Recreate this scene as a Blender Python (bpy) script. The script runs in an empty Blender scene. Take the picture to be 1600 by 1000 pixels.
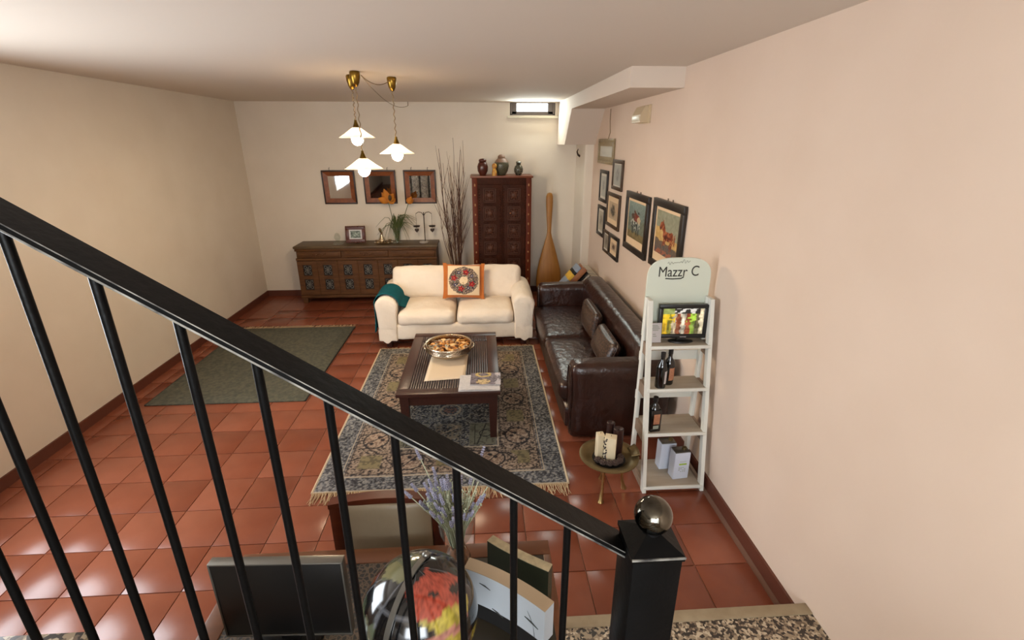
import bpy, bmesh, math, random
import numpy as np
from mathutils import Matrix, Vector
PI = math.pi
random.seed(7); RNG = np.random.default_rng(11)
C = bpy.context.scene.collection
SC = bpy.context.scene

def lin(h):
    if isinstance(h, str):
        h = h.lstrip('#'); v = [int(h[i:i+2], 16)/255 for i in (0, 2, 4)]
    else:
        v = h
    return tuple(((c+0.055)/1.055)**2.4 if c > 0.04045 else c/12.92 for c in v)

# ------------------------------------------------------------------ camera
H = 2.3
cam = bpy.data.cameras.new('camera'); co = bpy.data.objects.new('camera', cam); C.objects.link(co)
cam.sensor_fit = 'HORIZONTAL'; cam.sensor_width = 36; cam.lens = 36*760/1600
cam.clip_start = 0.02
pit = math.atan(279/760); yaw = math.atan(50/math.hypot(760, 279))
co.location = (0, 0, H); co.rotation_euler = (PI/2-pit, 0, -yaw)
SC.camera = co
# ------------------------------------------------------------------ world, daylight, exposure
W = bpy.data.worlds.new('sky'); SC.world = W; W.use_nodes = True
W.node_tree.nodes['Background'].inputs[0].default_value = (0.86, 0.93, 1.0, 1)
W.node_tree.nodes['Background'].inputs[1].default_value = 5.0
def area(name, loc, rot, sx, sy, energy, col):
    l = bpy.data.lights.new(name, 'AREA'); l.shape = 'RECTANGLE'; l.size = sx; l.size_y = sy
    l.energy = energy; l.color = col
    o = bpy.data.objects.new(name, l); C.objects.link(o); o.location = loc; o.rotation_euler = rot
    return o
# daylight entering by the stairwell window behind the camera, the left window, and the small high window
area('daylight_stair_window', (-0.3, -2.35, 2.05), (PI/2, 0, 0), 2.2, 1.1, 66, (0.93, 0.97, 1.0))
area('daylight_side_window', (-3.33, 2.2, 1.6), (PI/2, 0, -PI/2), 1.8, 1.5, 46, (0.88, 0.94, 1.0))
area('daylight_high_window', (0.77, 7.45, 2.74), (PI/2*0.72, 0, PI), 0.6, 0.16, 10, (0.9, 1.0, 0.93))
BULB = 250.0
V = SC.view_settings
V.view_transform = 'Standard'; V.look = 'None'; V.gamma = 1.0; V.use_curve_mapping = False; V.exposure = 0.36
SC.display_settings.display_device = 'sRGB'

# ------------------------------------------------------------------ materials
def mat(name, col, rough=0.6, metal=0.0, col2=None, nscale=8.0, namt=0.5, bump=0.0, bscale=60.0, coat=0.0, stretch=(1, 1, 1), spec=0.5, sheen=0.0, bdist=0.01):
    m = bpy.data.materials.new(name); m.use_nodes = True
    nt = m.node_tree; b = nt.nodes['Principled BSDF']
    c = lin(col)+(1,)
    b.inputs['Base Color'].default_value = c
    b.inputs['Roughness'].default_value = rough; b.inputs['Metallic'].default_value = metal
    b.inputs['Coat Weight'].default_value = coat; b.inputs['Specular IOR Level'].default_value = spec
    b.inputs['Coat Roughness'].default_value = 0.12
    b.inputs['Sheen Weight'].default_value = sheen
    tc = nt.nodes.new('ShaderNodeTexCoord'); mp = nt.nodes.new('ShaderNodeMapping')
    mp.inputs['Scale'].default_value = stretch
    nt.links.new(tc.outputs['Object'], mp.inputs['Vector'])
    if col2 is not None:
        n = nt.nodes.new('ShaderNodeTexNoise'); n.inputs['Scale'].default_value = nscale; n.inputs['Detail'].default_value = 5
        nt.links.new(mp.outputs[0], n.inputs['Vector'])
        r = nt.nodes.new('ShaderNodeValToRGB')
        r.color_ramp.elements[0].position = 0.5-namt/2; r.color_ramp.elements[1].position = 0.5+namt/2
        r.color_ramp.elements[0].color = c; r.color_ramp.elements[1].color = lin(col2)+(1,)
        nt.links.new(n.outputs[0], r.inputs[0]); nt.links.new(r.outputs[0], b.inputs['Base Color'])
    if bump:
        n2 = nt.nodes.new('ShaderNodeTexNoise'); n2.inputs['Scale'].default_value = bscale; n2.inputs['Detail'].default_value = 3
        nt.links.new(mp.outputs[0], n2.inputs['Vector'])
        bp = nt.nodes.new('ShaderNodeBump'); bp.inputs['Strength'].default_value = bump; bp.inputs['Distance'].default_value = bdist
        nt.links.new(n2.outputs[0], bp.inputs['Height']); nt.links.new(bp.outputs[0], b.inputs['Normal'])
    return m
def vmat(name, rough=0.7, coat=0.0, bump=0.0, bscale=200.0, sheen=0.0):
    m = mat(name, '#808080', rough, coat=coat, bump=bump, bscale=bscale, sheen=sheen)
    nt = m.node_tree; a = nt.nodes.new('ShaderNodeAttribute'); a.attribute_name = 'Col'
    nt.links.new(a.outputs['Color'], nt.nodes['Principled BSDF'].inputs['Base Color'])
    return m
def voronoi_mat(name, col, col2, scale, rough, bump=0.3, stretch=(1, 1, 1), dist=0.0):
    m = mat(name, col, rough); nt = m.node_tree; b = nt.nodes['Principled BSDF']
    mp = [n for n in nt.nodes if n.type == 'MAPPING'][0]; mp.inputs['Scale'].default_value = stretch
    v = nt.nodes.new('ShaderNodeTexVoronoi'); v.inputs['Scale'].default_value = scale; v.feature = 'DISTANCE_TO_EDGE'
    nt.links.new(mp.outputs[0], v.inputs['Vector'])
    r = nt.nodes.new('ShaderNodeValToRGB'); r.color_ramp.elements[0].color = lin(col2)+(1,); r.color_ramp.elements[1].color = lin(col)+(1,)
    r.color_ramp.elements[0].position = 0.02; r.color_ramp.elements[1].position = 0.16
    nt.links.new(v.outputs['Distance'], r.inputs[0]); nt.links.new(r.outputs[0], b.inputs['Base Color'])
    if bump:
        bp = nt.nodes.new('ShaderNodeBump'); bp.inputs['Strength'].default_value = bump; bp.inputs['Distance'].default_value = 0.01
        nt.links.new(r.outputs[0], bp.inputs['Height']); nt.links.new(bp.outputs[0], b.inputs['Normal'])
    return m

M = {}
M['ceiling'] = mat('ceiling_paint', '#d6cabc', 0.85, bump=0.05, bscale=25)
M['wall'] = mat('wall_paint_cream', '#dbd0c0', 0.85, col2='#d5c9b8', nscale=2.5, bump=0.06, bscale=30)
M['wall_peach'] = mat('wall_paint_peach', '#d5bfac', 0.85, col2='#cfb8a4', nscale=2.0, bump=0.06, bscale=30)
M['duct'] = mat('soffit_paint', '#d2c2b2', 0.8)
M['grout'] = mat('grout', '#7d5a48', 0.9)
M['terracotta'] = mat('terracotta_tile', '#743c29', 0.26, col2='#854932', nscale=5, namt=0.7, bump=0.06, bscale=12)
M['terracotta2'] = mat('terracotta_tile_pale', '#7b432e', 0.26, col2='#8c503a', nscale=4, namt=0.7, bump=0.06, bscale=12)
M['terracotta3'] = mat('terracotta_tile_deep', '#6c3724', 0.28, col2='#7d422c', nscale=6, namt=0.7, bump=0.06, bscale=12)
M['terrazzo'] = mat('terrazzo', '#a4957f', 0.4)
_nt = M['terrazzo'].node_tree; _v = _nt.nodes.new('ShaderNodeTexVoronoi'); _v.inputs['Scale'].default_value = 85
_nt.links.new([n for n in _nt.nodes if n.type == 'MAPPING'][0].outputs[0], _v.inputs['Vector'])
_sp = _nt.nodes.new('ShaderNodeSeparateColor'); _nt.links.new(_v.outputs['Color'], _sp.inputs[0])
_r = _nt.nodes.new('ShaderNodeValToRGB'); _r.color_ramp.interpolation = 'CONSTANT'; _e = _r.color_ramp.elements
_e[0].position = 0.0; _e[0].color = lin('#2e2621')+(1,); _e[1].position = 0.34; _e[1].color = lin('#9c8c75')+(1,)
for _p, _c in ((0.62, '#c2b49c'), (0.82, '#6b5b4c')):
    _x = _e.new(_p); _x.color = lin(_c)+(1,)
_nt.links.new(_sp.outputs[0], _r.inputs[0]); _nt.links.new(_r.outputs[0], _nt.nodes['Principled BSDF'].inputs['Base Color'])
M['stone'] = mat('stone_nosing', '#9b8b70', 0.5, col2='#857359', nscale=12)
M['skirting'] = mat('skirting', '#5b2f20', 0.5)
M['white_paint'] = mat('white_paint', '#dcd8ce', 0.5)
M['sill'] = mat('sill_paint', '#d5cfbb', 0.6)
M['grey_frame'] = mat('window_frame_grey', '#6d635c', 0.5)
M['cream_fabric'] = mat('cream_cotton', '#e7dac9', 0.9, col2='#e0d0bc', nscale=4, bump=0.5, bscale=9, bdist=0.03, spec=0.2)
M['teal'] = mat('teal_wool', '#175a62', 0.95, col2='#104850', nscale=30, bump=0.3, bscale=120, spec=0.1)
M['teal_dark'] = mat('teal_fringe', '#0b3038', 0.9)
M['orange_fabric'] = mat('orange_velvet', '#b8661c', 0.8, col2='#a5570f', nscale=14, sheen=0.4)
M['dark_wood'] = mat('dark_wood', '#2e1612', 0.35, col2='#3d1f17', nscale=10, stretch=(6, 0.6, 6), bump=0.05, bscale=40)
M['dark_slat'] = mat('dark_reeded_wood', '#352726', 0.32, col2='#473533', nscale=14, stretch=(8, 0.5, 8))
M['leather'] = mat('brown_leather', '#200f0b', 0.30, col2='#34190f', nscale=7, bump=0.5, bscale=16, bdist=0.015, spec=0.6)
M['leather_croc'] = voronoi_mat('crocodile_leather', '#4a3325', '#120a07', 24, 0.38, 0.9, (1, 1.0, 1.7))
M['black'] = mat('black_plastic', '#0d0c0c', 0.35)
M['black_iron'] = mat('black_painted_iron', '#060606', 0.38, col2='#0a0a0b', nscale=14, bump=0.10, bscale=45, spec=0.12)
M['worn_edge'] = mat('worn_paint_edge', '#a3a199', 0.4, col2='#3a3a3a', nscale=14, namt=0.25)
M['ball'] = mat('hammered_iron_ball', '#7c776c', 0.12, metal=1.0, col2='#2c2a26', nscale=16, bump=0.3, bscale=22)
M['brass'] = mat('aged_brass', '#90702f', 0.32, metal=1.0, col2='#66501f', nscale=12)
M['brass_dull'] = mat('dull_brass', '#857350', 0.36, metal=0.7, col2='#6c5c3c', nscale=9)
M['brass_pale'] = mat('pale_brass', '#b49a66', 0.3, metal=1.0)
M['silver'] = mat('beaten_silver', '#d6c8b2', 0.24, metal=1.0, col2='#b7a48a', nscale=16, bump=0.3, bscale=70)
M['cord'] = mat('cord', '#7c6648', 0.7)
M['mirror'] = mat('mirror_glass', '#c8ccd0', 0.03, metal=1.0)
M['frame_wood'] = mat('mirror_frame_wood', '#8a4a1d', 0.45, col2='#683410', nscale=9, stretch=(2, 2, 2))
M['frame_dark'] = mat('frame_dark_edge', '#2c1710', 0.45)
M['frame_black'] = mat('frame_black', '#211913', 0.4)
M['frame_brown'] = mat('frame_brown', '#4b3621', 0.45, col2='#382615', nscale=30)
M['frame_pale'] = mat('frame_pale_gilt', '#9a8763', 0.4, col2='#7c6a49', nscale=30)
M['matboard'] = mat('mat_board', '#d6b893', 0.8)
M['matboard_w'] = mat('mat_board_white', '#cbc2b2', 0.8)
M['print'] = vmat('printed_picture', 0.45, coat=0.25)
M['side_wood'] = mat('sideboard_wood', '#64401f', 0.6, col2='#482b14', spec=0.3, nscale=7, stretch=(0.8, 3, 6), bump=0.15, bscale=30)
M['side_top'] = mat('sideboard_top_wood', '#66502f', 0.5, col2='#463422', nscale=7, stretch=(0.8, 4, 4))
M['black_back'] = mat('dark_panel_back', '#0d0b0a', 0.6)
M['lattice'] = mat('lattice_metal', '#9a958a', 0.6, metal=0.0, col2='#5d5850', nscale=30)
M['ward_wood'] = mat('wardrobe_carved_wood', '#2e150b', 0.65, col2='#422012', nscale=9, bump=0.5, bscale=55, spec=0.15)
M['ward_frame'] = mat('wardrobe_frame_wood', '#64280e', 0.55, spec=0.2, col2='#4c1b09', nscale=6, stretch=(4, 4, 0.6))
M['ward_mould'] = mat('wardrobe_carving_highlight', '#55301e', 0.55, col2='#3c1e12', nscale=25, spec=0.3)  # lighter brown: highlights on the carved relief put into the colour
M['ward_top'] = mat('wardrobe_top_wood', '#6b3417', 0.4)
M['pearl'] = mat('pearl_inlay', '#9a6f42', 0.4)
M['paddle'] = mat('honey_wood', '#8a5a1c', 0.45, col2='#a06a26', nscale=5, stretch=(6, 6, 0.7), bump=0.2, bscale=150)
M['twig'] = mat('twig_bark', '#3a1f18', 0.8, col2='#553327', nscale=20)
M['twig_pale'] = mat('twig_bark_pale', '#775b44', 0.8)
M['pot'] = mat('floor_pot', '#3b3430', 0.6)
M['v_red'] = voronoi_mat('vase_red_mosaic', '#5b2a1e', '#2d1511', 60, 0.3, 0.2)
M['v_green'] = voronoi_mat('vase_green_mosaic', '#5d5a45', '#27251d', 55, 0.35, 0.25)
M['v_green_top'] = mat('vase_pale_neck', '#7d5f4c', 0.5)
M['v_black'] = voronoi_mat('vase_black_mosaic', '#23231f', '#6d6a58', 40, 0.25, 0.2)
M['v_yellow'] = mat('yellow_figure', '#c39a3d', 0.5, col2='#a4632b', nscale=30, namt=0.2)
M['leaf'] = mat('grass_leaf', '#3d4a24', 0.6, col2='#55602f', nscale=20)
M['petal'] = mat('orange_petal', '#c57e24', 0.6, col2='#a85f16', nscale=15)
M['petal_dark'] = mat('flower_heart', '#4a3414', 0.7)
M['metal_dark'] = mat('dark_wrought_metal', '#33231c', 0.5, metal=0.6)
M['base_pale'] = mat('pale_stone_base', '#a8a097', 0.4)
M['paper'] = mat('cream_paper', '#d9c4a6', 0.7)
M['paper_w'] = mat('white_paper', '#d3cfcc', 0.55, col2='#bdb8b8', nscale=60)
M['potpourri'] = vmat('potpourri', 0.7)
M['rug'] = vmat('rug_wool', 0.95, bump=0.4, bscale=260)
M['fringe'] = mat('rug_fringe', '#b59a77', 0.9)
M['rug_edge'] = mat('rug_binding', '#c9b595', 0.9)
M['rug2'] = mat('green_rug_wool', '#43443a', 0.95, col2='#5a5747', nscale=30, namt=0.3, bump=0.3, bscale=200)
M['shelf_white'] = mat('shelf_white_paint', '#d7d6cc', 0.5)
M['shelf_board'] = mat('shelf_washed_board', '#a89b8a', 0.6, col2='#988b79', nscale=6, stretch=(1, 6, 6))
M['shelf_side'] = mat('shelf_side_wood', '#8f7a68', 0.6, col2='#7f6b59', nscale=6, stretch=(6, 6, 0.6))
M['sign'] = mat('sign_board', '#cdd3c3', 0.5)
M['ink'] = mat('black_ink', '#25261f', 0.6)
M['ink_pale'] = mat('grey_ink', '#8c9182', 0.6)
M['screen'] = vmat('lit_screen', 0.2, coat=0.5)
M['bottle'] = mat('dark_bottle_glass', '#0b0a09', 0.1, spec=0.7)
M['label_peach'] = mat('peach_label', '#b27b57', 0.6, col2='#94614a', nscale=60)
M['label_white'] = mat('white_label', '#b9b3b3', 0.6)
M['tin'] = mat('white_tin', '#c9d0de', 0.35)
M['green_ink'] = mat('green_ink', '#9bb83f', 0.5)
M['candle'] = mat('cream_candle', '#d9cbac', 0.5, col2='#cfbd98', nscale=10)
M['coffee'] = mat('coffee_bean', '#21140e', 0.4)
M['candle_brown'] = mat('brown_candle', '#2a1512', 0.35)
M['cone'] = mat('pine_cone', '#33241d', 0.6, col2='#54413a', nscale=60)
M['table_wood'] = mat('desk_wood', '#6d4124', 0.38, col2='#5c351c', nscale=5, stretch=(0.8, 6, 6))
M['table_dark'] = mat('desk_dark_inset', '#35281b', 0.35, col2='#28281f', nscale=8)
M['woven'] = voronoi_mat('woven_dark', '#231f1a', '#5c4a38', 55, 0.5, 0.5)
M['chair_wood'] = mat('chair_mahogany', '#4a1d0e', 0.35, col2='#5e2a14', nscale=8, stretch=(0.8, 4, 4))
M['chair_pad'] = mat('taupe_leather', '#a2947c', 0.36, col2='#94856d', nscale=4, bump=0.12, bscale=30)
M['globe'] = vmat('globe_print', 0.12, coat=0.6)
M['grey_metal'] = mat('grey_metal', '#7c7a74', 0.3, metal=0.8)
M['lav_stem'] = mat('lavender_stem', '#a9ad92', 0.8)
M['lav'] = mat('lavender_bloom', '#77768f', 0.9, col2='#a09fae', nscale=90)
M['glass_vase'] = mat('patterned_glass', '#8f6a52', 0.25, col2='#5b4a40', nscale=45, namt=0.2)
M['tulle'] = mat('tulle', '#b9b7a4', 0.8)
M['panel_grey'] = mat('pale_grey_glaze', '#b3b9be', 0.3, col2='#a6adb3', nscale=3)
M['panel_green'] = mat('dark_green_glaze', '#2c2e22', 0.3)
M['panel_rim'] = mat('tan_rim', '#a28c70', 0.5)
M['panel_rim2'] = mat('cream_rim', '#b7a583', 0.5, col2='#8f8467', nscale=40)
M['plastic_cream'] = mat('cream_plastic', '#bfa988', 0.5)
M['tape'] = mat('white_diffuser', '#cfc6b0', 0.4)
M['radiator'] = mat('radiator_enamel', '#b9ab97', 0.5)
def glassmat(name, col=(1, 1, 1), rough=0.0, alpha=0.25):
    m = bpy.data.materials.new(name); m.use_nodes = True; nt = m.node_tree; nt.nodes.clear()
    o = nt.nodes.new('ShaderNodeOutputMaterial'); t = nt.nodes.new('ShaderNodeBsdfTransparent'); g = nt.nodes.new('ShaderNodeBsdfGlossy')
    t.inputs[0].default_value = col+(1,); g.inputs['Roughness'].default_value = rough
    mx = nt.nodes.new('ShaderNodeMixShader'); mx.inputs[0].default_value = alpha
    nt.links.new(t.outputs[0], mx.inputs[1]); nt.links.new(g.outputs[0], mx.inputs[2]); nt.links.new(mx.outputs[0], o.inputs[0]); return m
M['glass'] = glassmat('clear_glass', (0.93, 0.96, 0.94), 0.03, 0.12)
M['net'] = glassmat('sheer_net', (0.93, 0.94, 0.9), 0.6, 0.15)
M['pane'] = glassmat('window_pane', (1, 1, 1), 0.02, 0.06)
def emis(name, col, s):
    m = bpy.data.materials.new(name); m.use_nodes = True; nt = m.node_tree; nt.nodes.clear()
    o = nt.nodes.new('ShaderNodeOutputMaterial'); e = nt.nodes.new('ShaderNodeEmission')
    e.inputs[0].default_value = col+(1,); e.inputs[1].default_value = s
    nt.links.new(e.outputs[0], o.inputs[0]); return m
M['bulb'] = emis('lit_bulb', (1.0, 0.79, 0.54), BULB)
def opal():
    m = bpy.data.materials.new('opal_glass'); m.use_nodes = True; nt = m.node_tree; nt.nodes.clear()
    o = nt.nodes.new('ShaderNodeOutputMaterial'); d = nt.nodes.new('ShaderNodeBsdfDiffuse'); t = nt.nodes.new('ShaderNodeBsdfTranslucent')
    d.inputs[0].default_value = (0.9, 0.87, 0.8, 1); t.inputs[0].default_value = (0.95, 0.9, 0.82, 1)
    mx = nt.nodes.new('ShaderNodeMixShader'); mx.inputs[0].default_value = 0.68
    nt.links.new(d.outputs[0], mx.inputs[1]); nt.links.new(t.outputs[0], mx.inputs[2]); nt.links.new(mx.outputs[0], o.inputs[0]); return m
M['opal'] = opal()
# the little television is a lit screen
nt = M['screen'].node_tree; b = nt.nodes['Principled BSDF']; a = [n for n in nt.nodes if n.type == 'ATTRIBUTE'][0]
nt.links.new(a.outputs['Color'], b.inputs['Emission Color']); b.inputs['Emission Strength'].default_value = 0.25

# ------------------------------------------------------------------ mesh builder
def Rz(a): return Matrix.Rotation(a, 4, 'Z')
def Rx(a): return Matrix.Rotation(a, 4, 'X')
def Ry(a): return Matrix.Rotation(a, 4, 'Y')
def T(x, y, z): return Matrix.Translation((x, y, z))
class MB:
    def __init__(s): s.v = []; s.f = []; s.c = None
    def add(s, vs, fs, m=None):
        k = len(s.v)
        s.v += [tuple(m @ Vector(p)) for p in vs] if m is not None else [tuple(p) for p in vs]
        s.f += [tuple(i+k for i in f) for f in fs]; return s
    def box(s, x0, x1, y0, y1, z0, z1, ch=0.0, m=None):
        if ch <= 0:
            vs = [(x, y, z) for x in (x0, x1) for y in (y0, y1) for z in (z0, z1)]
            return s.add(vs, [(0, 1, 3, 2), (4, 6, 7, 5), (0, 4, 5, 1), (2, 3, 7, 6), (0, 2, 6, 4), (1, 5, 7, 3)], m)
        bm = bmesh.new(); bmesh.ops.create_cube(bm, size=1)
        for v in bm.verts: v.co = Vector(((x0+x1)/2+v.co.x*(x1-x0), (y0+y1)/2+v.co.y*(y1-y0), (z0+z1)/2+v.co.z*(z1-z0)))
        bmesh.ops.bevel(bm, geom=bm.edges[:], offset=ch, segments=2, profile=0.5, affect='EDGES')
        bm.verts.index_update()
        s.add([v.co[:] for v in bm.verts], [[v.index for v in f.verts] for f in bm.faces], m); bm.free(); return s
    def tube(s, pts, r, n=8, cap=True, m=None):
        pts = [Vector(p) for p in pts]; rs = r if isinstance(r, (list, tuple)) else [r]*len(pts)
        vs = []; fs = []; up = Vector((0, 0, 1)); prev = None
        for i, p in enumerate(pts):
            d = (pts[min(i+1, len(pts)-1)]-pts[max(i-1, 0)]).normalized()
            if prev is None:
                a = d.cross(up) if abs(d.dot(up)) < 0.95 else d.cross(Vector((1, 0, 0)))
            else:
                a = prev-d*prev.dot(d)
            a.normalize(); prev = a; b = d.cross(a)
            for k in range(n):
                t = 2*PI*k/n; vs.append(p+(a*math.cos(t)+b*math.sin(t))*rs[i])
        for i in range(len(pts)-1):
            for k in range(n):
                fs.append((i*n+k, i*n+(k+1) % n, (i+1)*n+(k+1) % n, (i+1)*n+k))
        if cap: fs += [tuple(range(n-1, -1, -1)), tuple(range((len(pts)-1)*n, len(pts)*n))]
        return s.add(vs, fs, m)
    def lathe(s, prof, n=32, c=(0, 0, 0), m=None, sx=1, sy=1):
        vs = []; fs = []
        for r, z in prof:
            for k in range(n):
                t = 2*PI*k/n; vs.append((c[0]+r*math.cos(t)*sx, c[1]+r*math.sin(t)*sy, c[2]+z))
        for i in range(len(prof)-1):
            for k in range(n): fs.append((i*n+k, i*n+(k+1) % n, (i+1)*n+(k+1) % n, (i+1)*n+k))
        if prof[0][0] > 1e-6: fs.append(tuple(range(n-1, -1, -1)))
        if prof[-1][0] > 1e-6: fs.append(tuple(range((len(prof)-1)*n, len(prof)*n)))
        return s.add(vs, fs, m)
    def sphere(s, c, r, n=12, m=None, sx=1, sy=1, sz=1):
        pr = [(r*math.sin(PI*i/n)+(1e-5 if i in (0, n) else 0), -r*math.cos(PI*i/n)*sz) for i in range(n+1)]
        return s.lathe(pr, n*2 if n > 5 else 8, c, m, sx, sy)
    def prism(s, poly, d, m=None):        # poly in local xz, extruded along y from 0 to d
        n = len(poly); vs = [(x, 0, z) for x, z in poly]+[(x, d, z) for x, z in poly]
        fs = [tuple(range(n)), tuple(range(2*n-1, n-1, -1))]+[(i, i+n, (i+1) % n+n, (i+1) % n) for i in range(n)]
        return s.add(vs, fs, m)
    def soft(s, x0, x1, y0, y1, z0, z1, r, n=10, puff=(0, 0, 0), m=None, wob=0.0):
        c = Vector(((x0+x1)/2, (y0+y1)/2, (z0+z1)/2)); h = Vector(((x1-x0)/2, (y1-y0)/2, (z1-z0)/2))
        idx = {}; vs = []; fs = []
        def mp(u): return math.sin(u*PI/2)*0.35+u*0.65
        def vert(i, j, k):
            key = (i, j, k)
            if key in idx: return idx[key]
            u = [mp(2*q/n-1) for q in key]
            p = Vector((u[0]*h.x, u[1]*h.y, u[2]*h.z))
            rr = min(r, h.x, h.y, h.z)
            core = Vector([max(-(h[a]-rr), min(h[a]-rr, p[a])) for a in range(3)])
            d = p-core
            # push towards the rounded surface
            if d.length > 1e-9: p = core+d.normalized()*rr*min(1.0, max(abs(d[a]) for a in range(3))/rr) if rr > 0 else p
            for a in range(3):
                o1, o2 = [q for q in range(3) if q != a]
                w = (1-u[o1]**2)*(1-u[o2]**2)
                p[a] += puff[a]*w*(1 if u[a] > 0 else -1)*abs(u[a])
            if wob:
                p += Vector((math.sin(p.y*23+p.z*17), math.sin(p.x*19+p.z*29), math.sin(p.x*27+p.y*21)))*wob
            idx[key] = len(vs); vs.append(p+c); return idx[key]
        for a in range(3):
            o1, o2 = [(1, 2), (2, 0), (0, 1)][a]
            for side in (0, n):
                for i in range(n):
                    for j in range(n):
                        q = []
                        for di, dj in ((0, 0), (1, 0), (1, 1), (0, 1)):
                            k = [0, 0, 0]; k[a] = side; k[o1] = i+di; k[o2] = j+dj; q.append(vert(*k))
                        fs.append(tuple(q) if side else tuple(q[::-1]))
        return s.add(vs, fs, m)
    def grid(s, fn, nu, nv, m=None):      # fn(u,v) -> point, u,v in 0..1
        vs = [fn(i/nu, j/nv) for j in range(nv+1) for i in range(nu+1)]
        fs = [(j*(nu+1)+i, j*(nu+1)+i+1, (j+1)*(nu+1)+i+1, (j+1)*(nu+1)+i) for j in range(nv) for i in range(nu)]
        return s.add(vs, fs, m)
    def mesh(s, name, mt, ang=42):
        me = bpy.data.meshes.new(name); me.from_pydata(s.v, [], s.f)
        if s.c is not None:
            at = me.color_attributes.new('Col', 'FLOAT_COLOR', 'POINT')
            c = np.ones((len(s.v), 4), dtype=np.float32); c[:, :3] = s.c
            at.data.foreach_set('color', c.ravel())
        if mt is not None: me.materials.append(M[mt])
        if ang:
            me.shade_smooth(); me.set_sharp_from_angle(angle=math.radians(ang))
        me.update(); return me
    def build(s, name, mt, parent=None, ang=42, kind=None, label=None):
        o = bpy.data.objects.new(name, s.mesh(name, mt, ang)); C.objects.link(o)
        if parent is not None: o.parent = parent
        if kind: o['kind'] = kind
        if label: o['label'] = label
        return o
def thing(name, label, cat, loc=(0, 0, 0), rz=0.0, group=None, rot=None):
    o = bpy.data.objects.new(name, None); C.objects.link(o); o.empty_display_size = 0.1
    o.location = loc; o.rotation_euler = rot if rot else (0, 0, rz)
    o['label'] = label; o['category'] = cat
    if group: o['group'] = group
    return o
def tag(o, label, cat, group=None, kind=None):
    o['label'] = label; o['category'] = cat
    if group: o['group'] = group
    if kind: o['kind'] = kind
    return o
def struct(name, mb, mt, parent=None, ang=30, label=None):
    o = mb.build(name, mt, parent, ang)
    if parent is None: o['kind'] = 'structure'; o['label'] = label; o['category'] = 'structure'
    return o
def link_copy(src, name, parent, loc=None, rot=None):
    o = bpy.data.objects.new(name, src.data); C.objects.link(o); o.parent = parent
    if loc is not None: o.location = loc
    if rot is not None: o.rotation_euler = rot
    return o
def picture(w, h, nx, ny, fn, y=0.0):
    """flat printed sheet in local xz facing -y; fn(U,V)->rgb sRGB array; U right, V up"""
    u = np.linspace(0, 1, nx+1); v = np.linspace(0, 1, ny+1); U, Vv = np.meshgrid(u, v)
    col = fn(U, Vv); col = np.clip(col, 0, 1); col = np.where(col > 0.04045, ((col+0.055)/1.055)**2.4, col/12.92)
    mb = MB(); mb.grid(lambda a, b: ((a-0.5)*w, y, (b-0.5)*h), nx, ny); mb.c = col.reshape(-1, 3); return mb
def smooth_noise(U, Vv, f, seed):
    r = np.random.default_rng(seed); g = r.random((64, 64))
    x = (U*f) % 63; y = (Vv*f) % 63; i = x.astype(int); j = y.astype(int); a = x-i; b = y-j
    a = a*a*(3-2*a); b = b*b*(3-2*b); i2 = (i+1) % 64; j2 = (j+1) % 64
    return (g[j, i]*(1-a)+g[j, i2]*a)*(1-b)+(g[j2, i]*(1-a)+g[j2, i2]*a)*b
def hexc(h): h = h.lstrip('#'); return np.array([int(h[i:i+2], 16)/255 for i in (0, 2, 4)])
def text_mesh(body, size, mt, name, parent, mtx, depth=0.001, shear=0.0):
    cu = bpy.data.curves.new('lettering', 'FONT'); cu.body = body; cu.size = size; cu.extrude = depth; cu.shear = shear
    to = bpy.data.objects.new('lettering', cu)
    me = bpy.data.meshes.new_from_object(to); me.name = name
    bpy.data.objects.remove(to); bpy.data.curves.remove(cu)
    me.transform(mtx); me.materials.clear(); me.materials.append(M[mt])
    o = bpy.data.objects.new(name, me); C.objects.link(o); o.parent = parent; return o

# ================================================================== THE ROOM
XL, XR, YF, YB, ZC = -3.4, 1.55, -2.4, 7.6, 2.825
PITCH = 0.318
# floor: grout bed and single tiles
floor = struct('floor', MB().box(XL-0.1, XR+0.1, YF-0.1, YB+0.1, -0.2, -0.006), 'grout', label='terracotta tiled floor of the living room')
def tile_mesh(mt): return MB().box(-PITCH/2+0.0025, PITCH/2-0.0025, -PITCH/2+0.0025, PITCH/2-0.0025, -0.012, 0.0, 0.002).mesh('tile', mt)
tms = [tile_mesh('terracotta'), tile_mesh('terracotta2'), tile_mesh('terracotta3')]
spots = []
X0 = 0.55-PITCH/2; Y0 = 2.40-PITCH/2
for i in range(-14, 6):
    for j in range(-18, 20):
        x = X0+i*PITCH; y = Y0+j*PITCH
        if XL-0.02 < x-PITCH/2+0.3 and x < XR+0.1 and YF < y+0.1 and y < YB+0.1:
            vis = y > 0.95 and abs(x-0.06*y) < 1.12*(y*0.94+0.8)
            spots.append((0 if vis else 1, math.hypot(x, y), x, y))
spots.sort()
for k, (a, d, x, y) in enumerate(spots[:300]):
    o = bpy.data.objects.new('tile', tms[random.choice((0, 0, 1, 1, 2))]); C.objects.link(o); o.parent = floor
    o.location = (x, y, random.uniform(-0.0008, 0.0008))
    o.rotation_euler = (random.uniform(-0.002, 0.002), random.uniform(-0.002, 0.002), 0)
rest = MB()
for a, d, x, y in spots[300:]:
    rest.box(x-PITCH/2+0.0025, x+PITCH/2-0.0025, y-PITCH/2+0.0025, y+PITCH/2-0.0025, -0.012, 0.0)
rest.build('tile_field', 'terracotta', floor, kind='stuff')
struct('ceiling', MB().box(XL-0.1, XR+0.1, YF-0.1, YB+0.1, ZC, ZC+0.2), 'ceiling', label='cream painted ceiling')
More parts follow.
